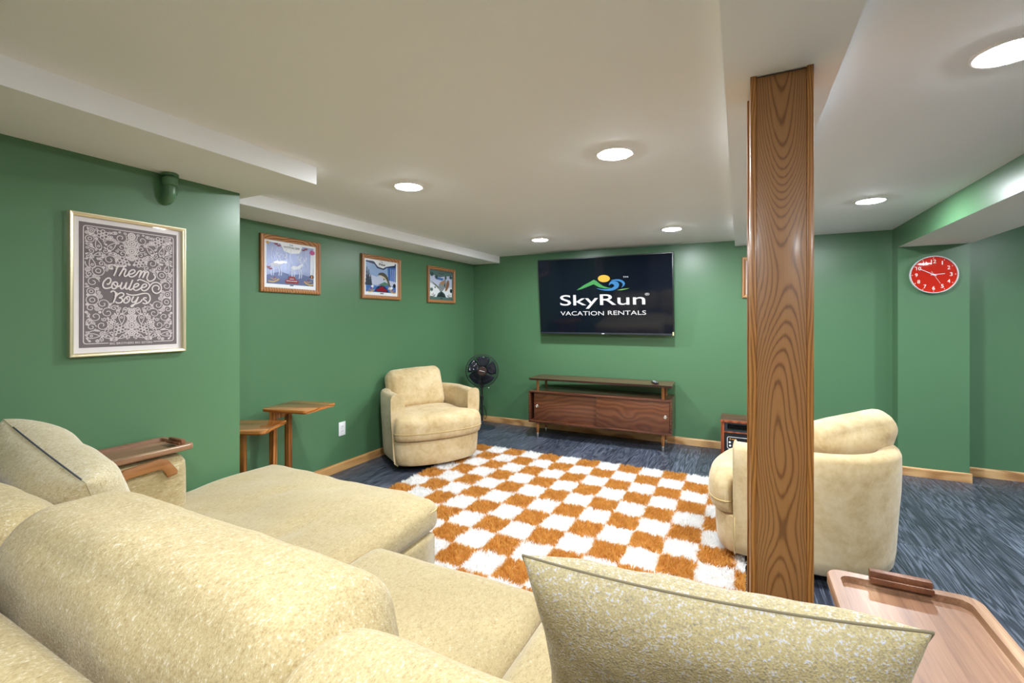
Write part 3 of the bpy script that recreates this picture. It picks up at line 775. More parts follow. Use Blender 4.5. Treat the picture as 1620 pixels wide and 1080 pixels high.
# ------------------------------------------------------------------ television on its tilting bracket
TVW, TVH, TILT = 1.455, 0.835, math.atan2(0.09, 0.83)
tv = thing('television', 'large black wall television showing a holiday rental logo', 'television', (-1.313, 4.785, 1.523))
tv.rotation_euler = (TILT, 0, 0)
box('rear_shell', (-TVW / 2 + 0.03, 0.008, -TVH / 2 + 0.03), (TVW / 2 - 0.03, 0.045, TVH / 2 - 0.05), M['black_matte'], tv, 0.008)
box('bezel', (-TVW / 2, -0.014, -TVH / 2), (TVW / 2, 0.008, TVH / 2), M['black'], tv, 0.003)
M['screen'] = plain('screen glass', (0.004, 0.006, 0.012, 1), 0.07, 0, 0.0, 0.5)
scr = box('screen', (-TVW / 2 + 0.011, -0.0150, -TVH / 2 + 0.020), (TVW / 2 - 0.011, -0.0135, TVH / 2 - 0.011), M['screen'], tv)
box('bezel_chin', (-TVW / 2 + 0.004, -0.0165, -TVH / 2 + 0.002), (TVW / 2 - 0.004, -0.0130, -TVH / 2 + 0.019), M['navy'], tv, 0.001)
box('maker_mark', (-0.014, -0.0172, -TVH / 2 + 0.006), (0.014, -0.0160, -TVH / 2 + 0.014), M['white'], tv)
box('energy_sticker', (TVW / 2 - 0.016, -0.0172, -TVH / 2 + 0.002), (TVW / 2 - 0.003, -0.0140, -TVH / 2 + 0.036), plain('pale yellow sticker', lin(232, 214, 150), 0.6), tv)
box('wall_bracket', (-0.20, 0.045, -0.12), (0.20, 0.085, 0.12), M['black_matte'], tv)
box('bracket_arm', (-0.16, 0.085, -0.16), (0.16, 0.118, -0.02), M['black_matte'], tv)
TVM = Matrix.Translation(tv.location) @ Matrix.Rotation(TILT, 4, 'X')
_p0 = np.array(TVM @ Vector((0, -0.015, 0))); _n = np.array((TVM.to_3x3() @ Vector((0, -1, 0)))); _ti = TVM.inverted()
def tvp(cx, cy):
    d = ray(820 + cx / 5.786, 380 + cy / 5.786); o = np.array([0, 0, CAM_H]); t = ((_p0 - o) @ _n) / (d @ _n)
    q = _ti @ Vector(o + t * d); return (q.x, q.z)
tvd = lambda x, y, d=0.0: (x, -0.0155 - d, y)
for k, c in (('scr_white', (1, 1, 1, 1)), ('scr_green', lin(66, 170, 84)), ('scr_yellow', lin(255, 200, 56)), ('scr_blue', lin(46, 140, 206)), ('scr_lime', lin(124, 190, 92))):
    M[k] = emit(k, c, 1.0 / 2 ** EXPO)
def tvpoly(pts): return [tvp(*p) for p in pts]
sun = [(783 + 55 * math.cos(2 * PI * k / 28), 350 + 33 * math.sin(2 * PI * k / 28)) for k in range(28)]
mount = [(533, 456), (600, 410), (650, 384), (690, 361), (712, 370), (740, 394), (775, 417), (812, 430), (850, 437), (790, 440), (742, 430), (712, 415), (690, 402), (640, 422), (580, 446)]
wave = smooth_line([(712, 438), (770, 446), (820, 443), (858, 434), (878, 417), (866, 401), (846, 400), (830, 413), (833, 392), (852, 374), (885, 372), (914, 386), (922, 412), (906, 438), (870, 456), (828, 462), (768, 456)], 3, True)
crest = smooth_line([(846, 368), (885, 357), (930, 358), (963, 374), (976, 396), (966, 416), (943, 432), (956, 410), (950, 391), (930, 378), (895, 369)], 3, True)
sliver = [(903, 456), (950, 444), (1020, 437), (985, 448), (940, 457)]
polys2d('logo_emblem', [(tvpoly(mount), 'scr_green'), (tvpoly(sun), 'scr_yellow'), (tvpoly([tuple(p) for p in wave]), 'scr_blue'), (tvpoly([tuple(p) for p in crest]), 'scr_blue'), (tvpoly(sliver), 'scr_lime')], tvd, M, scr)
def tvfit(x0, y0l, y0r, x1, y1l, y1r):
    a, b, c, d = tvp(x0, y0l), tvp(x1, y0r), tvp(x0, y1l), tvp(x1, y1r)
    return ((a[0] + c[0]) / 2, (a[1] + b[1]) / 2, (b[0] + d[0]) / 2, (c[1] + d[1]) / 2)
text_mesh('logo_lettering', 'SkyRun', M['scr_white'], scr, tvfit(383, 630, 618, 1162, 500, 486), tvd, 0.006, 0, 1.0)
text_mesh('logo_tagline', 'VACATION', M['scr_white'], scr, tvfit(387, 690, 684, 783, 652, 646), tvd, 0.001)
text_mesh('logo_tagline', 'RENTALS', M['scr_white'], scr, tvfit(820, 685, 679, 1170, 645, 641), tvd, 0.001)
text_mesh('trademark_sign', 'TM', M['scr_white'], scr, tvfit(957, 342, 342, 1004, 329, 329), tvd, 0.0)
text_mesh('registered_sign', '\u00ae', M['scr_white'], scr, tvfit(1158, 505, 504, 1200, 481, 480), tvd, 0.0)

# ------------------------------------------------------------------ walnut media console
cab = thing('media_console', 'walnut media console with sliding doors and a raised shelf under the television', 'cabinet', (-1.313, 4.690, 0), R(2.1))
HX, HY = 0.732, 0.190
box('bottom_panel', (-HX, -HY, 0.165), (HX, HY, 0.187), M['walnut_dark'], cab, 0.003)
box('top_panel', (-HX, -HY, 0.482), (HX, HY, 0.502), M['walnut_dark'], cab, 0.003)
for s in (-1, 1):
    a, b = sorted((s * HX, s * (HX - 0.018))); box('side_panel', (a, -HY, 0.1875), (b, HY, 0.4815), M['walnut_dark'], cab, 0.0015)
box('back_panel', (-HX + 0.0185, HY - 0.012, 0.1875), (HX - 0.0185, HY - 0.004, 0.4815), M['walnut_dark'], cab)
def sliding(x0, x1, y0, knob_x):
    d = box('sliding_door', (x0, y0, 0.1885), (x1, y0 + 0.015, 0.4805), M['walnut'], cab, 0.0012)
    k = lathe('finger_pull', [(0.0165, 0.0), (0.0165, 0.002), (0.0145, 0.004), (0.012, 0.003), (0.0105, 0.0012), (0.002, 0.0012)], M['chrome'], d, 28)
    k.location = (knob_x, y0, 0.338); k.rotation_euler = (R(90), 0, 0)
sliding(-HX + 0.052, 0.030, -HY + 0.030, -HX + 0.088)
sliding(0.006, HX - 0.020, -HY + 0.008, HX - 0.058)
sp = prism('raised_shelf', [(-HY - 0.002, 0.0), (-HY + 0.004, -0.010), (-HY + 0.028, -0.012), (-HY + 0.030, -0.024), (HY - 0.02, -0.024), (HY - 0.01, 0.0)], 2 * HX, M['walnut_dark'], cab, 0.0,
           Matrix(((0, 0, 1, -HX), (1, 0, 0, 0), (0, 1, 0, 0.638), (0, 0, 0, 1))))
for x in (-HX + 0.085, HX - 0.085):
    for y in (-HY + 0.055, HY - 0.065):
        p_ = lathe('shelf_post', [(0.0135, 0.502), (0.0135, 0.6145)], M['leg_wood'], cab, 20); p_.location = (x, y, 0)
        g = lathe('leg', [(0.011, 0.0), (0.012, 0.045), (0.0205, 0.120), (0.0205, 0.1655)], M['leg_wood'], cab, 20); g.location = (x, y, 0)
        lathe('ferrule', [(0.0105, 0.0), (0.0118, 0.002), (0.0130, 0.046), (0.0125, 0.047)], M['steel'], g, 20)

rc = thing('remote_control', 'small black remote control lying on the raised shelf of the console', 'remote', (-0.748, 4.655, 0.6385), R(24))
box('case', (-0.021, -0.062, 0.0), (0.021, 0.062, 0.017), M['black'], rc, 0.006, 3)
for i in range(3):
    for j in range(5):
        b_ = lathe('button', [(0.0042, 0.0165), (0.0042, 0.018), (0.0030, 0.0186)], M['navy'] if (i + j) % 3 else M['white'], rc, 10); b_.location = (-0.012 + 0.012 * i, -0.045 + 0.016 * j, 0)
b_ = lathe('pad', [(0.012, 0.0165), (0.012, 0.0185), (0.006, 0.0185), (0.005, 0.0175)], M['white'], rc, 20); b_.location = (0, 0.044, 0)

# ------------------------------------------------------------------ cherry cased infrared heater
ht = thing('space_heater', 'cherry wood cabinet heater with a black control panel near the oak post', 'heater', (0.010, 4.655, 0))
hx, hy = 0.160, 0.152
box('top_panel', (-hx - 0.004, -hy - 0.004, 0.352), (hx + 0.004, hy, 0.372), M['cherry_top'], ht, 0.004)
box('top_edge', (-hx - 0.005, -hy - 0.007, 0.350), (hx + 0.005, -hy - 0.003, 0.3705), M['cherry'], ht, 0.0015)
for s in (-1, 1):
    a, b = sorted((s * hx, s * (hx - 0.026))); box('side_panel', (a, -hy, 0.022), (b, hy, 0.3515), M['cherry'], ht, 0.003)
box('bottom_rail', (-hx + 0.0265, -hy + 0.001, 0.022), (hx - 0.0265, hy, 0.046), M['cherry'], ht, 0.002)
box('middle_rail', (-hx + 0.0265, -hy + 0.001, 0.258), (hx - 0.0265, -hy + 0.02, 0.270), M['cherry'], ht, 0.002)
fp = box('front_panel', (-hx + 0.0265, -hy + 0.006, 0.0465), (hx - 0.0265, hy - 0.01, 0.2575), M['black'], ht)
vt = boxes('vent', [((-hx + 0.0265, -hy + 0.004, 0.2705), (hx - 0.0265, -hy + 0.018, 0.283)), ((-hx + 0.0265, -hy + 0.004, 0.335), (hx - 0.0265, -hy + 0.018, 0.3495)),
                    ((-hx + 0.0265, -hy + 0.004, 0.283), (-hx + 0.052, -hy + 0.018, 0.335)), ((hx - 0.052, -hy + 0.004, 0.283), (hx - 0.0265, -hy + 0.018, 0.335))], M['navy'], ht)
boxes('vent_back', [((-hx + 0.052, -hy + 0.045, 0.283), (hx - 0.052, -hy + 0.06, 0.335))], M['black_matte'], ht)
for k in range(3):
    l_ = box('louvre', (-hx + 0.052, -hy + 0.020, 0.290 + 0.015 * k), (hx - 0.052, -hy + 0.042, 0.2925 + 0.015 * k), M['black'], vt)
hd = lambda x, y, d=0.0: (x, -hy + 0.0052 - d, y)
cpx0, cpx1, cpz0, cpz1 = -0.108, 0.066, 0.118, 0.222
ol, il = [], []
vs, fs = [], []; ribbon_geo([(p[0] + (cpx0 + cpx1) / 2, p[1] + (cpz0 + cpz1) / 2) for p in rrect(cpx1 - cpx0, cpz1 - cpz0, 0.014)], 0.0045, lambda x, y: hd(x, y, 0.0006), vs, fs, True)
mesh('control_border', vs, fs, M['white'], fp)
for (x, z) in ((-0.088, 0.174), (-0.086, 0.144), (-0.055, 0.144), (-0.024, 0.144), (0.007, 0.144), (0.038, 0.144)):
    b_ = lathe('button', [(0.0095, 0), (0.0095, 0.002), (0.007, 0.003)], M['white'], fp, 18); b_.location = (x, -hy + 0.006, z); b_.rotation_euler = (R(90), 0, 0)
box('display', (-0.048, -hy + 0.0035, 0.162), (-0.012, -hy + 0.0062, 0.186), plain('grey display', lin(168, 170, 178), 0.3), fp)
amber = plain('amber print', lin(214, 150, 70), 0.5)
polys2d('amber_mark', [([(-0.094, 0.201), (-0.084, 0.212), (-0.076, 0.203), (-0.080, 0.199)], 'a'), ([(-0.072, 0.199), (-0.040, 0.197), (-0.040, 0.204), (-0.072, 0.206)], 'a')], lambda x, y, d: hd(x, y, 0.0008 + d), {'a': amber}, fp)
gp = plain('grey print', lin(120, 122, 130), 0.5)
for a in (-0.070, 0.002):
    for z in (0.166, 0.181): polys2d('print_line', [([(a, z), (a + 0.018, z), (a + 0.018, z + 0.0025), (a, z + 0.0025)], 'a')], lambda x, y, d: hd(x, y, 0.0008 + d), {'a': gp}, fp)
for sx in (-1, 1):
    for sy in (-1, 1):
        c_ = lathe('caster', [(0.014, 0.0), (0.018, 0.004), (0.018, 0.018), (0.012, 0.0225)], M['black_matte'], ht, 16); c_.location = (sx * 0.125, sy * 0.115, 0)

# ------------------------------------------------------------------ pedestal fan
fan = thing('floor_fan', 'black pedestal fan with a round cage in the far corner', 'fan', (-2.700, 4.615, 0), R(30.4))
lathe('base', [(0.152, 0.0), (0.155, 0.004), (0.153, 0.010), (0.120, 0.020), (0.045, 0.028), (0.022, 0.040), (0.020, 0.075), (0.016, 0.080)], M['navy'], fan, 56)
lathe('pole', [(0.0125, 0.078), (0.0125, 0.330), (0.018, 0.332), (0.018, 0.370), (0.0095, 0.374), (0.0095, 0.560)], M['black'], fan, 20)
HZ = 0.674
FM = Matrix.Translation((0, -0.045, HZ)) @ Matrix.Rotation(R(90), 4, 'X')      # head axis (z) looks along local -y
def headpart(o): o.matrix_local = FM; return o
headpart(lathe('motor_housing', [(0.02, -0.125), (0.045, -0.120), (0.058, -0.100), (0.060, -0.055), (0.050, -0.045), (0.010, -0.045)], M['black'], fan, 32))
box('neck', (-0.018, -0.012, 0.540), (0.018, 0.045, HZ - 0.03), M['black'], fan, 0.006)
box('switch_box', (-0.024, -0.014, 0.470), (0.024, 0.030, 0.542), M['black'], fan, 0.006)
def cage(name, sign, depth, n):
    vs, fs = [], []
    RR = 0.186
    for k in range(n):
        a0 = 2 * PI * k / n; pts = []
        for i in range(7):
            u = i / 6; r = 0.050 + (RR - 0.050) * u; a = a0 + 0.35 * u * sign
            pts.append((r * math.cos(a), r * math.sin(a), sign * depth * (1 - (r / RR) ** 3)))
        tube_geo(pts, 0.0015, 4, False, vs, fs)
    for r in (0.050, 0.12):
        tube_geo([(r * math.cos(2 * PI * k / 40), r * math.sin(2 * PI * k / 40), sign * depth * (1 - (r / RR) ** 3)) for k in range(40)], 0.0017, 5, True, vs, fs)
    return headpart(mesh(name, vs, fs, M['black'], fan, True))
fg = cage('front_grille', 1, 0.055, 60); cage('rear_grille', -1, 0.055, 48)
headpart(lathe('rim_band', [(0.184, -0.009), (0.192, -0.008), (0.193, 0.0), (0.192, 0.008), (0.184, 0.009), (0.184, -0.009)], M['black'], fan, 64, cap=False))
bdg = lathe('badge', [(0.053, 0.052), (0.053, 0.058), (0.049, 0.061), (0.004, 0.062)], plain('badge bronze', lin(66, 52, 48), 0.3, 0.4), fg, 36)
polys2d('badge_mark', [([(-0.030, 0.006), (-0.018, 0.003), (0.030, -0.009), (0.030, -0.005), (-0.016, 0.008), (-0.030, 0.011)], 'a')], lambda x, y, d: (x, y, 0.0626 + d), {'a': M['white']}, bdg)
M['blade'] = plain('smoke blue blade', (0.012, 0.016, 0.030, 1), 0.12)
for k in range(5):
    vs, fs = [], []; a0 = 2 * PI * k / 5
    for i in range(9):
        u = i / 8; r = 0.035 + 0.130 * u; half = 0.40 + 0.20 * math.sin(PI * min(1, u * 0.75 + 0.1))
        for j in range(7):
            v_ = j / 6 * 2 - 1; a = a0 + v_ * half + 0.25 * u
            vs.append((r * math.cos(a), r * math.sin(a), 0.020 * v_ * (1 - 0.3 * u) - 0.002))
    for i in range(8):
        for j in range(6): fs.append((i * 7 + j, i * 7 + j + 1, (i + 1) * 7 + j + 1, (i + 1) * 7 + j))
    b_ = mesh('blade', vs, fs, M['blade'], fan, True); md = b_.modifiers.new('solid', 'SOLIDIFY'); md.thickness = 0.002; headpart(b_)
headpart(lathe('hub', [(0.036, -0.025), (0.038, 0.020), (0.030, 0.030), (0.006, 0.034)], M['black'], fan, 28))
tube('cage_clip', [(0.075, -0.046, 0.505), (0.077, -0.050, 0.480)], 0.003, M['black'], fan, 8)
c_ = lathe('clip_tip', [(0.004, 0), (0.005, 0.004), (0.004, 0.009)], M['white'], fan, 12); c_.location = (0.077, -0.050, 0.472)
tube('cord', smooth_line([(-0.012, 0.014, 0.480), (-0.026, 0.010, 0.40), (-0.016, 0.012, 0.30), (-0.034, 0.010, 0.20), (0.010, -0.014, 0.27), (0.040, 0.010, 0.20), (0.052, 0.02, 0.13), (0.030, 0.020, 0.10), (0.0, 0.022, 0.18), (-0.03, 0.03, 0.10), (-0.06, 0.10, 0.05), (-0.02, 0.17, 0.03), (0.06, 0.20, 0.03)], 6), 0.0035, M['black'], fan, 8)

# ------------------------------------------------------------------ wall things: local x to the right, z up, front looks along -y, wall at y = 0
clk = thing('wall_clock', 'round red wall clock with white numerals and rim on the green pier', 'clock', (1.381, YPIER, 1.628))
def faced(o): o.rotation_euler = (R(90), 0, 0); return o
faced(lathe('case', [(0.120, 0.0), (0.140, 0.001), (0.1475, 0.010), (0.1485, 0.040), (0.1470, 0.045), (0.1435, 0.045), (0.1425, 0.042), (0.1421, 0.030), (0.1421, 0.004)], M['white'], clk, 72, cap=False))
dial = faced(lathe('dial', [(0.1418, 0.004), (0.1418, 0.0300), (0.003, 0.0300)], plain('red dial', lin(196, 34, 8), 0.6, 0, 0, 0.15), clk, 64))
cw = plain('dial print', lin(250, 240, 236), 0.5)
cd = lambda x, y, d=0.0: (x, y, 0.0304 + d)
for h in range(1, 13):
    a = PI / 2 - h * PI / 6; s_ = str(h); hh = 0.0145; ww = 0.0085 if len(s_) == 1 else 0.0155
    if h == 1: ww = 0.0035
    if h == 11: ww = 0.0095
    x, y = 0.106 * math.cos(a), 0.106 * math.sin(a)
    text_mesh('numeral', s_, cw, dial, (x - ww, y - hh, x + ww, y + hh), cd, 0.012)
for h in range(12):
    a = PI / 2 - h * PI / 6
    ux, uy = math.cos(a), math.sin(a); p = [(r * ux - q * uy, r * uy + q * ux) for r, q in ((0.1285, -0.0022), (0.1345, -0.0022), (0.1345, 0.0022), (0.1285, 0.0022))]
    polys2d('hour_mark', [(p, 'a')], cd, {'a': cw}, dial)
def hand(name, deg, l0, l1, wd, z):
    a = R(90 - deg); ux, uy = math.cos(a), math.sin(a)
    o = prism(name, [(r * ux - q * uy, r * uy + q * ux) for r, q in ((-l0, -wd), (l1, -wd * 0.7), (l1, wd * 0.7), (-l0, wd))], 0.0012, M['white'], clk, 0, Matrix.Translation((0, 0, z)))
    return faced(o)
hand('hour_hand', 85, 0.018, 0.068, 0.0030, 0.0312); hand('minute_hand', 300, 0.020, 0.098, 0.0026, 0.0330); hand('second_hand', 151, 0.030, 0.082, 0.0010, 0.0348)
faced(lathe('hand_hub', [(0.0065, 0.0301), (0.0065, 0.0365), (0.004, 0.0372)], M['white'], clk, 18))
faced(lathe('glass', [(0.1418, 0.0400), (0.1418, 0.0410), (0.003, 0.0410), (0.003, 0.0400)], M['glass'], clk, 64, cap=False))

def frame_bars(t, w_, h_, bar, prof, mat_h, mat_v):
    """four mitred bars; prof = (inset from the outer edge, height off the wall)"""
    C = [(-w_ / 2, 0), (w_ / 2, 0), (w_ / 2, h_), (-w_ / 2, h_)]
    inn = [(1, 1), (-1, 1), (-1, -1), (1, -1)]
    for k in range(4):
        vs, fs = [], []; n = len(prof)
        for c in (k, (k + 1) % 4):
            for d, y in prof: vs.append((C[c][0] + inn[c][0] * d, -y, C[c][1] + inn[c][1] * d))
        fs = [(i, (i + 1) % n, n + (i + 1) % n, n + i) for i in range(n)] + [tuple(range(n)), tuple(range(n, 2 * n))]
        o = mesh('frame_bar', vs, fs, mat_h if k % 2 == 0 else mat_v, t)
        bm = bmesh.new(); bm.from_mesh(o.data); bmesh.ops.recalc_face_normals(bm, faces=bm.faces); bm.to_mesh(o.data); bm.free(); autosmooth(o, 40)
OAKP = [(0, 0.0), (0, 0.020), (0.004, 0.0245), (0.012, 0.026), (0.020, 0.0235), (0.024, 0.0175), (0.031, 0.0165), (0.034, 0.013), (0.034, 0.0)]
A_ = {}
for k, c in dict(silver=lin(150, 160, 196), pale=lin(222, 228, 240), white=lin(240, 244, 250), red=lin(140, 20, 34), gold=lin(196, 160, 96), pink=lin(176, 40, 128), ink=lin(36, 40, 48), navy=lin(34, 52, 96),
                 sky=lin(150, 178, 220), sky2=lin(196, 206, 232), blue=lin(74, 116, 186), tree=lin(52, 62, 78), olive=lin(104, 104, 78), fish=lin(86, 86, 76), belly=lin(214, 206, 176), green=lin(88, 130, 108), moss=lin(82, 108, 104), teal=lin(44, 66, 76), brown=lin(140, 96, 68), tan=lin(176, 132, 96), grey=lin(140, 146, 152), orange=lin(226, 138, 70), line=lin(206, 210, 226), dusk=lin(96, 106, 146)).items():
    A_[k] = plain('print ' + k, c, 0.25, 0.35 if k in ('silver', 'dusk') else 0.0)
def star(cx, cy, r, n=8, k=0.7): return [(cx + (r if i % 2 else r * k) * math.cos(PI * i / n), cy + (r if i % 2 else r * k) * math.sin(PI * i / n)) for i in range(2 * n)]
def strokepoly(pts, wd):
    P = smooth_line(pts, 4); L_, R_ = [], []
    for i in range(len(P)):
        t = P[min(i + 1, len(P) - 1)] - P[max(i - 1, 0)]; n = np.array([-t[1], t[0]]) / (np.hypot(*t) or 1) * wd / 2
        L_.append(tuple(P[i] + n)); R_.append(tuple(P[i] - n))
    return L_ + R_[::-1]
def leafy(cx, cy, s, c):                                  # curled wheat scroll
    return [(strokepoly([(cx - 0.10 * s, cy - 0.02), (cx - 0.02 * s, cy - 0.03), (cx + 0.05 * s, cy), (cx + 0.09 * s, cy + 0.04)], 0.030), c), (strokepoly([(cx - 0.06 * s, cy + 0.05), (cx, cy + 0.02), (cx + 0.04 * s, cy + 0.05)], 0.014), c), (circle(cx + 0.01 * s, cy + 0.065, 0.016, 10), 'red')]
def stag(x, y, s, c):
    q = lambda pts: [(x + s * a, y + abs(s) * b) for a, b in pts]
    it = [(q([(-0.10, 0.02), (0.02, 0.05), (0.07, 0.12), (0.11, 0.13), (0.08, 0.17), (0.03, 0.15), (-0.02, 0.10), (-0.11, 0.11), (-0.15, 0.06)]), c)]
    for a in ([(-0.12, 0.04), (-0.13, -0.06), (-0.12, -0.16)], [(-0.09, 0.03), (-0.08, -0.06), (-0.09, -0.16)], [(0.0, 0.04), (0.02, -0.06), (0.01, -0.16)], [(0.03, 0.05), (0.06, -0.05), (0.05, -0.15)],
              [(0.05, 0.16), (0.02, 0.24), (0.06, 0.32)], [(0.07, 0.16), (0.11, 0.22), (0.10, 0.31)], [(0.03, 0.24), (-0.02, 0.28), (-0.01, 0.33)], [(0.10, 0.23), (0.15, 0.27), (0.15, 0.32)]): it.append((strokepoly(q(a), 0.012), c))
    return it
def border(c, k=0.055): return [([(0, 0), (1, 0), (1, 1), (0, 1)], c), ([(k, k * 1.6), (1 - k, k * 1.6), (1 - k, 1 - k), (0.72, 1 - k), (0.66, 1 - 0.21), (0.5, 1 - 0.24), (0.36, 1 - 0.20), (0.30, 1 - k), (k, 1 - k)], None)]
def deer_art():
    b = border('white'); it = [b[0], (b[1][0], 'silver')]
    it += [([(0.055, 0.09), (0.945, 0.09), (0.945, 0.28), (0.7, 0.34), (0.5, 0.30), (0.3, 0.36), (0.055, 0.26)], 'dusk')]
    for x in (0.16, 0.24, 0.42, 0.50, 0.80, 0.70): it.append((strokepoly([(x, 0.86), (x - 0.02, 0.68), (x + 0.02, 0.52), (x - 0.01, 0.40)], 0.009), 'line'))
    it += stag(0.26, 0.42, 1.0, 'line') + stag(0.64, 0.40, 1.0, 'pale')
    it.append(([(0.87, 0.26), (0.925, 0.24), (0.935, 0.82), (0.875, 0.82)], 'pale'))
    it += [(star(0.915, 0.845, 0.065), 'pink'), (circle(0.905, 0.30, 0.045, 18), 'ink'), ([(0.893, 0.27), (0.917, 0.27), (0.917, 0.33), (0.893, 0.325)], 'orange')]
    it += leafy(0.18, 0.16, 1.0, 'gold') + leafy(0.84, 0.15, -1.0, 'gold')
    it += [([(0.39, 0.12), (0.63, 0.12), (0.64, 0.19), (0.58, 0.21), (0.57, 0.27), (0.45, 0.27), (0.44, 0.21), (0.38, 0.19)], 'red'), ([(0.47, 0.21), (0.55, 0.21), (0.55, 0.223), (0.47, 0.223)], 'line'), ([(0.41, 0.165), (0.61, 0.165), (0.61, 0.178), (0.41, 0.178)], 'line')]
    for (x, y) in ((0.22, 0.92), (0.27, 0.89), (0.74, 0.87), (0.79, 0.90), (0.085, 0.42), (0.12, 0.39)): it.append((strokepoly([(x - 0.03, y + 0.015), (x, y), (x + 0.025, y + 0.02)], 0.026), 'red'))
    it += [([(0.47, 0.065), (0.54, 0.065), (0.54, 0.085), (0.47, 0.085)], 'ink'), (circle(0.07, 0.93, 0.03, 10), 'gold')]
    return it
def fish_art():
    b = border('white', 0.06); it = [b[0], (b[1][0], 'sky')]
    it += [([(0.06, 0.30), (0.94, 0.30), (0.94, 0.52), (0.62, 0.60), (0.35, 0.52), (0.06, 0.60)], 'sky2'), ([(0.06, 0.096), (0.94, 0.096), (0.94, 0.27), (0.7, 0.32), (0.4, 0.26), (0.06, 0.30)], 'blue'), ([(0.40, 0.30), (0.60, 0.40), (0.74, 0.33), (0.60, 0.28)], 'green')]
    it.append(([(0.06, 0.90), (0.30, 0.86), (0.38, 0.76), (0.56, 0.73), (0.66, 0.80), (0.94, 0.84), (0.94, 0.94), (0.06, 0.94)], 'navy')); it.append(([(0.14, 1), (0.30, 0.92), (0.40, 0.80), (0.55, 0.77), (0.64, 0.83), (0.9, 0.90), (0.9, 1)], 'white'))
    it.append(([(0.70, 0.45), (0.94, 0.42), (0.94, 0.84), (0.68, 0.80)], 'blue'))
    for x, h in ((0.09, 0.52), (0.14, 0.44), (0.19, 0.30)):
        it.append(([(x - 0.05, 0.28)] + [p for k in range(5) for p in ((x - 0.05 * (1 - k / 5), 0.28 + h * (k + 0.6) / 5), (x - 0.032 * (1 - k / 5), 0.28 + h * (k + 0.6) / 5))] + [(x, 0.28 + h)] + [p for k in range(4, -1, -1) for p in ((x + 0.032 * (1 - k / 5), 0.28 + h * (k + 0.6) / 5), (x + 0.05 * (1 - k / 5), 0.28 + h * (k + 0.6) / 5))] + [(x + 0.05, 0.28)], 'tree'))
    for x in (0.78, 0.84, 0.89): it.append((strokepoly([(x, 0.30), (x + 0.01, 0.5), (x, 0.78)], 0.010), 'pale'))
    body = smooth_line([(0.40, 0.585), (0.47, 0.645), (0.58, 0.645), (0.68, 0.56), (0.73, 0.42), (0.77, 0.27), (0.70, 0.30), (0.66, 0.42), (0.58, 0.50), (0.47, 0.53)], 3, True)
    it += [([tuple(p) for p in body], 'fish'), ([tuple(p) for p in smooth_line([(0.42, 0.57), (0.50, 0.565), (0.60, 0.52), (0.68, 0.40), (0.71, 0.31), (0.67, 0.40), (0.58, 0.49), (0.47, 0.525)], 3, True)], 'belly'), ([(0.73, 0.28), (0.80, 0.18), (0.69, 0.20)], 'belly'), (circle(0.455, 0.605, 0.013, 10), 'ink'), ([(0.55, 0.50), (0.56, 0.43), (0.61, 0.47)], 'olive')]
    it += [(star(0.24, 0.25, 0.05, 6, 0.5), 'white'), (star(0.80, 0.24, 0.06, 6, 0.45), 'white')]
    it += leafy(0.20, 0.13, 1.0, 'gold') + leafy(0.84, 0.13, -1.0, 'gold')
    it += [([(0.30, 0.11), (0.72, 0.11), (0.66, 0.21), (0.60, 0.27), (0.50, 0.295), (0.40, 0.27), (0.34, 0.20)], 'navy'), ([(0.36, 0.12), (0.66, 0.12), (0.66, 0.18), (0.58, 0.20), (0.56, 0.26), (0.46, 0.26), (0.44, 0.20), (0.36, 0.18)], 'red'), (circle(0.89, 0.31, 0.045, 16, 0.06), 'ink'), ([(0.46, 0.055), (0.56, 0.055), (0.56, 0.08), (0.46, 0.08)], 'ink')]
    return it
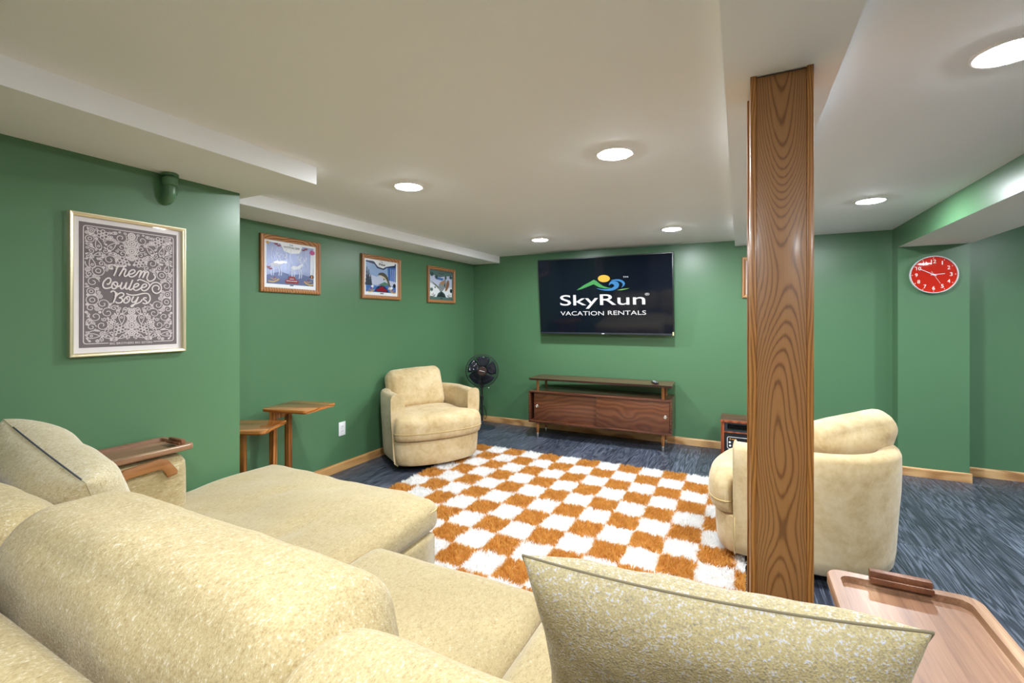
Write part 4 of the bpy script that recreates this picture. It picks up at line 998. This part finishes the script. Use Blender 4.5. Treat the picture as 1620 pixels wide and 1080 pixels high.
def bird_art():
    it = [([(0, 0), (1, 0), (1, 1), (0, 1)], 'moss'), ([(0.05, 0.10), (0.95, 0.10), (0.95, 0.86), (0.60, 0.80), (0.42, 0.76), (0.05, 0.86)], 'sky2')]
    it += [([(0.05, 0.12), (0.95, 0.12), (0.95, 0.46), (0.6, 0.40), (0.3, 0.44), (0.05, 0.56)], 'white'), ([(0.30, 0.68), (0.55, 0.66), (0.60, 0.74), (0.34, 0.76)], 'blue')]
    it += [(star(0.12, 0.84, 0.09, 7, 0.6), 'teal'), (star(0.30, 0.76, 0.085, 7, 0.6), 'teal'), (star(0.90, 0.80, 0.08, 7, 0.6), 'teal'), (star(0.11, 0.34, 0.075, 7, 0.6), 'moss'), (star(0.25, 0.42, 0.04, 6, 0.6), 'moss')]
    it += [([(0.05, 0.63), (0.28, 0.52), (0.44, 0.40), (0.40, 0.36), (0.24, 0.49)], 'olive'), ([tuple(p) for p in smooth_line([(0.38, 0.42), (0.44, 0.58), (0.60, 0.68), (0.66, 0.76), (0.70, 0.66), (0.66, 0.46), (0.56, 0.32), (0.46, 0.28)], 3, True)], 'grey'),
           ([tuple(p) for p in smooth_line([(0.44, 0.56), (0.56, 0.66), (0.64, 0.64), (0.58, 0.52)], 3, True)], 'tan'), ([tuple(p) for p in smooth_line([(0.66, 0.36), (0.72, 0.62), (0.80, 0.70), (0.84, 0.56), (0.76, 0.38), (0.68, 0.31)], 3, True)], 'brown'), ([tuple(p) for p in smooth_line([(0.64, 0.74), (0.66, 0.82), (0.71, 0.82), (0.71, 0.72)], 3, True)], 'teal'), ([(0.615, 0.50), (0.66, 0.62), (0.665, 0.42)], 'ink')]
    it += leafy(0.16, 0.14, 1.0, 'olive') + leafy(0.84, 0.14, -1.0, 'olive')
    it += [([(0.30, 0.10), (0.70, 0.10), (0.64, 0.22), (0.56, 0.28), (0.50, 0.30), (0.44, 0.28), (0.36, 0.22)], 'teal'), ([(0.36, 0.11), (0.64, 0.11), (0.64, 0.17), (0.56, 0.19), (0.54, 0.25), (0.46, 0.25), (0.44, 0.19), (0.36, 0.17)], 'ink'), (circle(0.91, 0.34, 0.05, 16, 0.07), 'ink'), ([(0.46, 0.045), (0.54, 0.045), (0.54, 0.07), (0.46, 0.07)], 'ink')]
    return it
def plain_art():
    it = [([(0, 0), (1, 0), (1, 1), (0, 1)], 'white'), ([(0.06, 0.09), (0.94, 0.09), (0.94, 0.93), (0.06, 0.93)], 'pale')]
    it += [(strokepoly([(0.03, 0.90), (0.10, 0.93), (0.16, 0.89)], 0.02), 'gold'), (strokepoly([(0.05, 0.82), (0.11, 0.86), (0.15, 0.80)], 0.02), 'sky'), (star(0.1, 0.74, 0.05, 7, 0.6), 'grey'), (strokepoly([(0.03, 0.07), (0.12, 0.10), (0.2, 0.08)], 0.02), 'gold')] + stag(0.55, 0.45, 1.0, 'line')
    return it
def picture(loc, rz, w_, h_, label, art, texts=()):
    t = thing('framed_picture', label, 'picture', loc, rz, 'oak framed wildlife mirrors')
    frame_bars(t, w_, h_, 0.034, OAKP, M['frame_oak'] if abs(rz) > 1 else M['oak_x'], M['frame_oak_z'])
    b = 0.031; aw, ah = w_ - 2 * b, h_ - 2 * b
    boxes('backing_board', [((-w_ / 2 + 0.006, -0.004, 0.006), (w_ / 2 - 0.006, -0.001, h_ - 0.006))], M['leg_dark'], t)
    td = lambda x, y, d=0.0: (-aw / 2 + x * aw, -0.0050 - d, b + y * ah)
    p = polys2d('printed_mirror', art, td, A_, t, 0, 0.00006)
    for s_, (x0, y0, x1, y1), mk in texts: text_mesh('lettering', s_, A_[mk], p, (x0, y0, x1, y1), lambda x, y: td(x, y, 0.0056), 0.006)
    boxes('glass', [((-aw / 2, -0.0130, b), (aw / 2, -0.0115, b + ah))], M['glass'], t)
    return t
picture((XL, 2.303, 1.468), R(90), 0.508, 0.408, 'oak framed silver mirror picture of two deer with a pink flower', deer_art(), [('THE', (0.455, 0.925, 0.525, 0.955), 'ink'), ('WHITETAIL DEER', (0.345, 0.865, 0.655, 0.905), 'ink')])
picture((XL, 3.260, 1.459), R(90), 0.515, 0.397, 'oak framed picture of a leaping fish and pine trees', fish_art(), [('The', (0.46, 0.925, 0.53, 0.955), 'ink'), ('Pike', (0.42, 0.84, 0.60, 0.905), 'ink')])
picture((XL, 4.215, 1.452), R(90), 0.525, 0.397, 'oak framed picture of a brown pheasant on snow', bird_art(), [('The', (0.45, 0.93, 0.52, 0.955), 'ink'), ('Pheasant', (0.38, 0.87, 0.62, 0.91), 'ink')])
picture((0.022 + 0.255, YB, 1.476), 0, 0.510, 0.392, 'oak framed pale picture on the back wall half hidden by the post', plain_art())

# ------------------------------------------------------------------ band poster
PW_, PH_ = 0.424, 0.585; PYC, PZ0 = 1.038, 1.124
ps = thing('framed_poster', 'large champagne framed poster with ornate cream lettering on grey', 'poster', (XN, PYC, PZ0), R(90))
frame_bars(ps, PW_, PH_, 0.015, [(0, 0), (0, 0.022), (0.002, 0.024), (0.005, 0.024), (0.013, 0.019), (0.015, 0.017), (0.015, 0.0)], M['champagne'], M['champagne'])
paper = plain('poster paper', lin(226, 220, 222), 0.6); grey = plain('poster ink', lin(106, 95, 99), 0.6); cream = plain('poster cream', lin(212, 202, 204), 0.6)
pd = lambda x, z, d=0.0: (x, -0.0080 - d, z)
boxes('backing_board', [((-PW_ / 2 + 0.004, -0.0075, 0.004), (PW_ / 2 - 0.004, -0.001, PH_ - 0.004))], paper, ps)
GX, GZ0, GZ1 = PW_ / 2 - 0.034, 0.036, PH_ - 0.036
sheet = polys2d('printed_sheet', [([(-GX, GZ0), (GX, GZ0), (GX, GZ1), (-GX, GZ1)], 'g')], pd, {'g': grey}, ps)
vs, fs = [], []; pr = lambda x, z, e=0.0: pd(x, z, 0.0004 + e)
bx, bz0, bz1 = GX - 0.014, GZ0 + 0.016, GZ1 - 0.014
ribbon_geo([(p[0], p[1] + (bz0 + bz1) / 2) for p in rrect(2 * bx, bz1 - bz0, 0.010)], 0.0032, pr, vs, fs, True)
prn = random.Random(21); placed = []; SW = 0.0030
tx0, tz0, ta, tb = 0.004, 0.292, 0.118, 0.088
def free(x, z, r):
    if x - r < -bx + 0.004 or z - r < bz0 + 0.004 or z + r > bz1 - 0.004 or x + r > -0.002: return False
    if ((x - tx0) / (ta + r)) ** 2 + ((z - tz0) / (tb + r)) ** 2 < 1: return False
    if z - r < bz0 + 0.008 and x > -0.10: return False
    return all((x - a) ** 2 + (z - b) ** 2 > (r + c) ** 2 * 0.80 for a, b, c in placed)
def motif(x, z, r):
    L = []; k = prn.choice('sstfrp') if r > 0.010 else prn.choice('rst'); a0 = prn.uniform(0, 2 * PI)
    if k == 's':
        d = prn.choice((-1, 1)); L.append(([(x + r * (1 - 0.82 * i / 20) * math.cos(a0 + d * 0.40 * i), z + r * (1 - 0.82 * i / 20) * math.sin(a0 + d * 0.40 * i)) for i in range(21)], False))
    elif k == 'f':
        for i in range(6):
            a = a0 + i * PI / 3; cx, cz = x + 0.62 * r * math.cos(a), z + 0.62 * r * math.sin(a); L.append(([(cx + 0.30 * r * math.cos(t * PI / 5), cz + 0.30 * r * math.sin(t * PI / 5)) for t in range(10)], True))
        L.append((circle(x, z, r * 0.20, 9), True))
    elif k in 'tp':
        pts = []
        for i in range(16):
            t = 2 * PI * i / 16; lx, lz = r * math.cos(t), 0.62 * r * math.sin(t) * math.sin(t / 2) ** 1.2
            pts.append((x + lx * math.cos(a0) - lz * math.sin(a0), z + lx * math.sin(a0) + lz * math.cos(a0)))
        L.append((pts, True)); L.append((circle(x - 0.35 * r * math.cos(a0), z - 0.35 * r * math.sin(a0), r * 0.18, 8), True))
        if k == 'p': L.append(([(x + r * math.cos(a0 + 1.2 + t * 0.3), z + r * math.sin(a0 + 1.2 + t * 0.3)) for t in range(6)], False))
    else:
        L.append((circle(x, z, r * 0.92, 14), True)); L.append((circle(x, z, r * 0.40, 9), True))
    return L
def axis_motif(z, r):
    placed.append((0.0, z, r)); L = [circle(0, z, r * 0.30, 10), circle(0, z, r * 0.98, 20)]
    for i in range(8): a = i * PI / 4; L.append(circle(0.62 * r * math.cos(a), z + 0.62 * r * math.sin(a), 0.24 * r, 9))
    for p in L: ribbon_geo(p, 0.0028, pr, vs, fs, True, 0.0, 0.00005)
for z, r in ((bz1 - 0.020, 0.014), (bz1 - 0.052, 0.016), (bz1 - 0.086, 0.015), (bz1 - 0.116, 0.012), (0.186, 0.013), (0.158, 0.014), (0.126, 0.017), (0.094, 0.014)): axis_motif(z, r)
for r, tries in ((0.021, 120), (0.015, 900), (0.011, 1600), (0.0085, 3000), (0.006, 5000), (0.0045, 6000)):
    for _ in range(tries):
        x, z = prn.uniform(-bx, 0), prn.uniform(bz0, bz1)
        if free(x, z, r):
            placed.append((x, z, r))
            for pts, cl in motif(x, z, r * 1.04):
                ribbon_geo(pts, SW if r > 0.008 else 0.0024, pr, vs, fs, cl, 0.0, 0.00005); ribbon_geo([(-p[0], p[1]) for p in pts], SW if r > 0.008 else 0.0024, pr, vs, fs, cl, 0.0, 0.00005)
mesh('ornament_print', vs, fs, cream, sheet)
def pq(cx, cy):
    q = on_x(150 + cx / 12, 405 + cy / 12, XN + 0.0085); return (q[1] - PYC, q[2] - PZ0)
STROKES = [
 [(345, 235), (310, 245), (272, 225), (262, 190), (290, 168), (350, 170), (430, 188), (520, 195), (600, 188)], [(425, 195), (395, 290), (355, 375)],
 [(578, 165), (505, 290), (455, 380)], [(480, 340), (525, 265), (572, 245), (585, 272), (555, 340), (562, 380), (600, 375), (650, 320)],
 [(640, 345), (700, 335), (755, 300), (745, 265), (700, 262), (650, 300), (635, 350), (665, 390), (720, 390), (780, 350), (810, 310)],
 [(800, 330), (835, 285), (878, 282), (860, 340), (835, 412)], [(850, 380), (900, 300), (945, 287), (932, 345), (905, 415)],
 [(920, 390), (965, 312), (1008, 300), (1015, 332), (990, 400), (992, 440), (1030, 475), (1090, 465), (1140, 420), (1140, 372), (1110, 345)],
 [(225, 520), (250, 535), (290, 500), (300, 450), (270, 415), (220, 430), (165, 490), (150, 555), (180, 605), (240, 610), (310, 590)],
 [(350, 490), (320, 560), (340, 615), (390, 610), (425, 560), (420, 505), (375, 490), (352, 520), (385, 562), (440, 580), (485, 550)],
 [(515, 495), (488, 570), (490, 612), (522, 620), (565, 575), (600, 500), (580, 580), (590, 625), (630, 612), (670, 560)], [(715, 450), (670, 560), (650, 620), (672, 640), (710, 620), (740, 590)],
 [(730, 590), (790, 580), (830, 545), (810, 520), (760, 535), (730, 590), (745, 640), (790, 650), (850, 620), (880, 595)],
 [(880, 595), (940, 590), (980, 560), (960, 530), (915, 540), (880, 595), (895, 645), (950, 655), (1010, 615), (1045, 560), (1100, 510), (1170, 500), (1230, 530), (1262, 600), (1235, 675), (1170, 705), (1110, 680), (1085, 620), (1110, 570), (1165, 555), (1210, 580), (1215, 615), (1195, 640)],
 [(800, 470), (840, 445), (900, 460), (960, 485), (1010, 510), (1035, 555)],
 [(415, 690), (385, 790), (345, 890)], [(300, 690), (322, 664), (372, 672), (392, 720), (385, 770), (440, 720), (500, 695), (545, 720), (530, 760), (460, 790), (502, 802), (520, 840), (490, 880), (430, 890), (385, 865)],
 [(600, 775), (560, 820), (550, 870), (590, 890), (640, 860), (665, 800), (640, 765), (600, 775), (622, 832)],
 [(735, 765), (702, 830), (708, 870), (745, 870), (790, 830), (825, 770), (780, 870), (720, 950), (688, 955), (702, 930), (780, 905), (860, 870), (900, 820)],
 [(985, 795), (940, 790), (920, 815), (965, 850), (985, 880), (950, 905), (905, 885)], [(950, 905), (1010, 885), (1045, 830), (1045, 780), (1020, 725), (960, 705), (880, 715), (800, 735), (700, 740), (630, 725), (595, 705)]]
vs, fs = [], []
for s_ in STROKES: ribbon_geo([pq(*p) for p in smooth_line(s_, 5)], 0.0054, lambda x, z, e: pd(x, z, 0.0013 + e), vs, fs, False, 0.0003, 0.00012)
mesh('script_lettering', vs, fs, plain('poster lettering', lin(222, 212, 212), 0.6), sheet)
lb = polys2d('caption_band', [([(-0.082, GZ0 + 0.006), (0.082, GZ0 + 0.006), (0.082, GZ0 + 0.021), (-0.082, GZ0 + 0.021)], 'g')], lambda x, z, d: pd(x, z, 0.0012), {'g': grey}, sheet)
text_mesh('caption', 'BIG BROTHERS BIG SISTERS', cream, sheet, (-0.078, GZ0 + 0.009, 0.078, GZ0 + 0.018), lambda x, z: pd(x, z, 0.0016), 0.01)
boxes('glass', [((-PW_ / 2 + 0.014, -0.0150, 0.014), (PW_ / 2 - 0.014, -0.0132, PH_ - 0.014))], M['glass'], ps)

# ------------------------------------------------------------------ wall outlet
ou = thing('wall_outlet', 'white wall outlet plate low on the green wall beside the oak side tables', 'outlet', (XL, 2.790, 0.294), R(90))
box('cover_plate', (-0.036, -0.0065, 0), (0.036, -0.0004, 0.115), M['white'], ou, 0.003)
for z in (0.0345, 0.0725):
    r_ = box('socket', (-0.0165, -0.0085, z - 0.014), (0.0165, -0.006, z + 0.018), M['white'], ou, 0.002)
    for x in (-0.007, 0.007): box('slot', (x - 0.0012, -0.0090, z), (x + 0.0012, -0.0084, z + 0.010), M['black_matte'], r_)
sc_ = lathe('screw', [(0.003, 0), (0.003, 0.001), (0.002, 0.0014)], M['steel'], ou, 12); sc_.location = (0, -0.0065, 0.0545); sc_.rotation_euler = (R(90), 0, 0)

# ------------------------------------------------------------------ pair of oak C-shaped side tables
def side_table(loc, rz, wx, wy, zt, ups, label):
    t = thing('side_table', label, 'side table', loc, rz, 'oak side tables along the green wall')
    tp = prism('table_top', rrect(wx, wy, 0.03, 5), 0.022, M['table_oak'], t, 0.004, Matrix.Translation((0, 0, zt - 0.022)))
    for (x, y) in ups: box('upright', (x - 0.018, y - 0.018, 0.030), (x + 0.018, y + 0.018, zt - 0.0225), M['table_oak_z'], t, 0.003)
    (x0, y0), (x1, y1) = ups
    vx = abs(x1 - x0) > abs(y1 - y0); 
    if vx: lo, hi = (min(x0, x1) + 0.0182, y0 - 0.010), (max(x0, x1) - 0.0182, y0 + 0.010)
    else: lo, hi = (x0 - 0.010, min(y0, y1) + 0.0182), (x0 + 0.010, max(y0, y1) - 0.0182)
    box('apron_rail', (lo[0], lo[1], zt - 0.075), (hi[0], hi[1], zt - 0.0225), M['table_oak_z'], t, 0.002)
    box('base_rail', (lo[0], lo[1], 0.034), (hi[0], hi[1], 0.064), M['table_oak_z'], t, 0.002)
    for (x, y) in ups:
        if vx: box('foot', (x - 0.018, -wy / 2 + 0.02, 0), (x + 0.018, wy / 2 - 0.02, 0.0298), M['table_oak_z'], t, 0.003)
        else: box('foot', (-wx / 2 + 0.02, y - 0.018, 0), (wx / 2 - 0.02, y + 0.018, 0.0298), M['table_oak_z'], t, 0.003)
side_table((-2.733, 2.170, 0), R(12), 0.36, 0.318, 0.675, [(-0.10, -0.135), (-0.10, 0.005)], 'taller oak side table with a square top against the green wall')
side_table((-2.752, 1.817, 0), R(29.5), 0.335, 0.325, 0.608, [(0.0, -0.08), (-0.125, -0.08)], 'shorter oak side table tucked behind the wall corner')
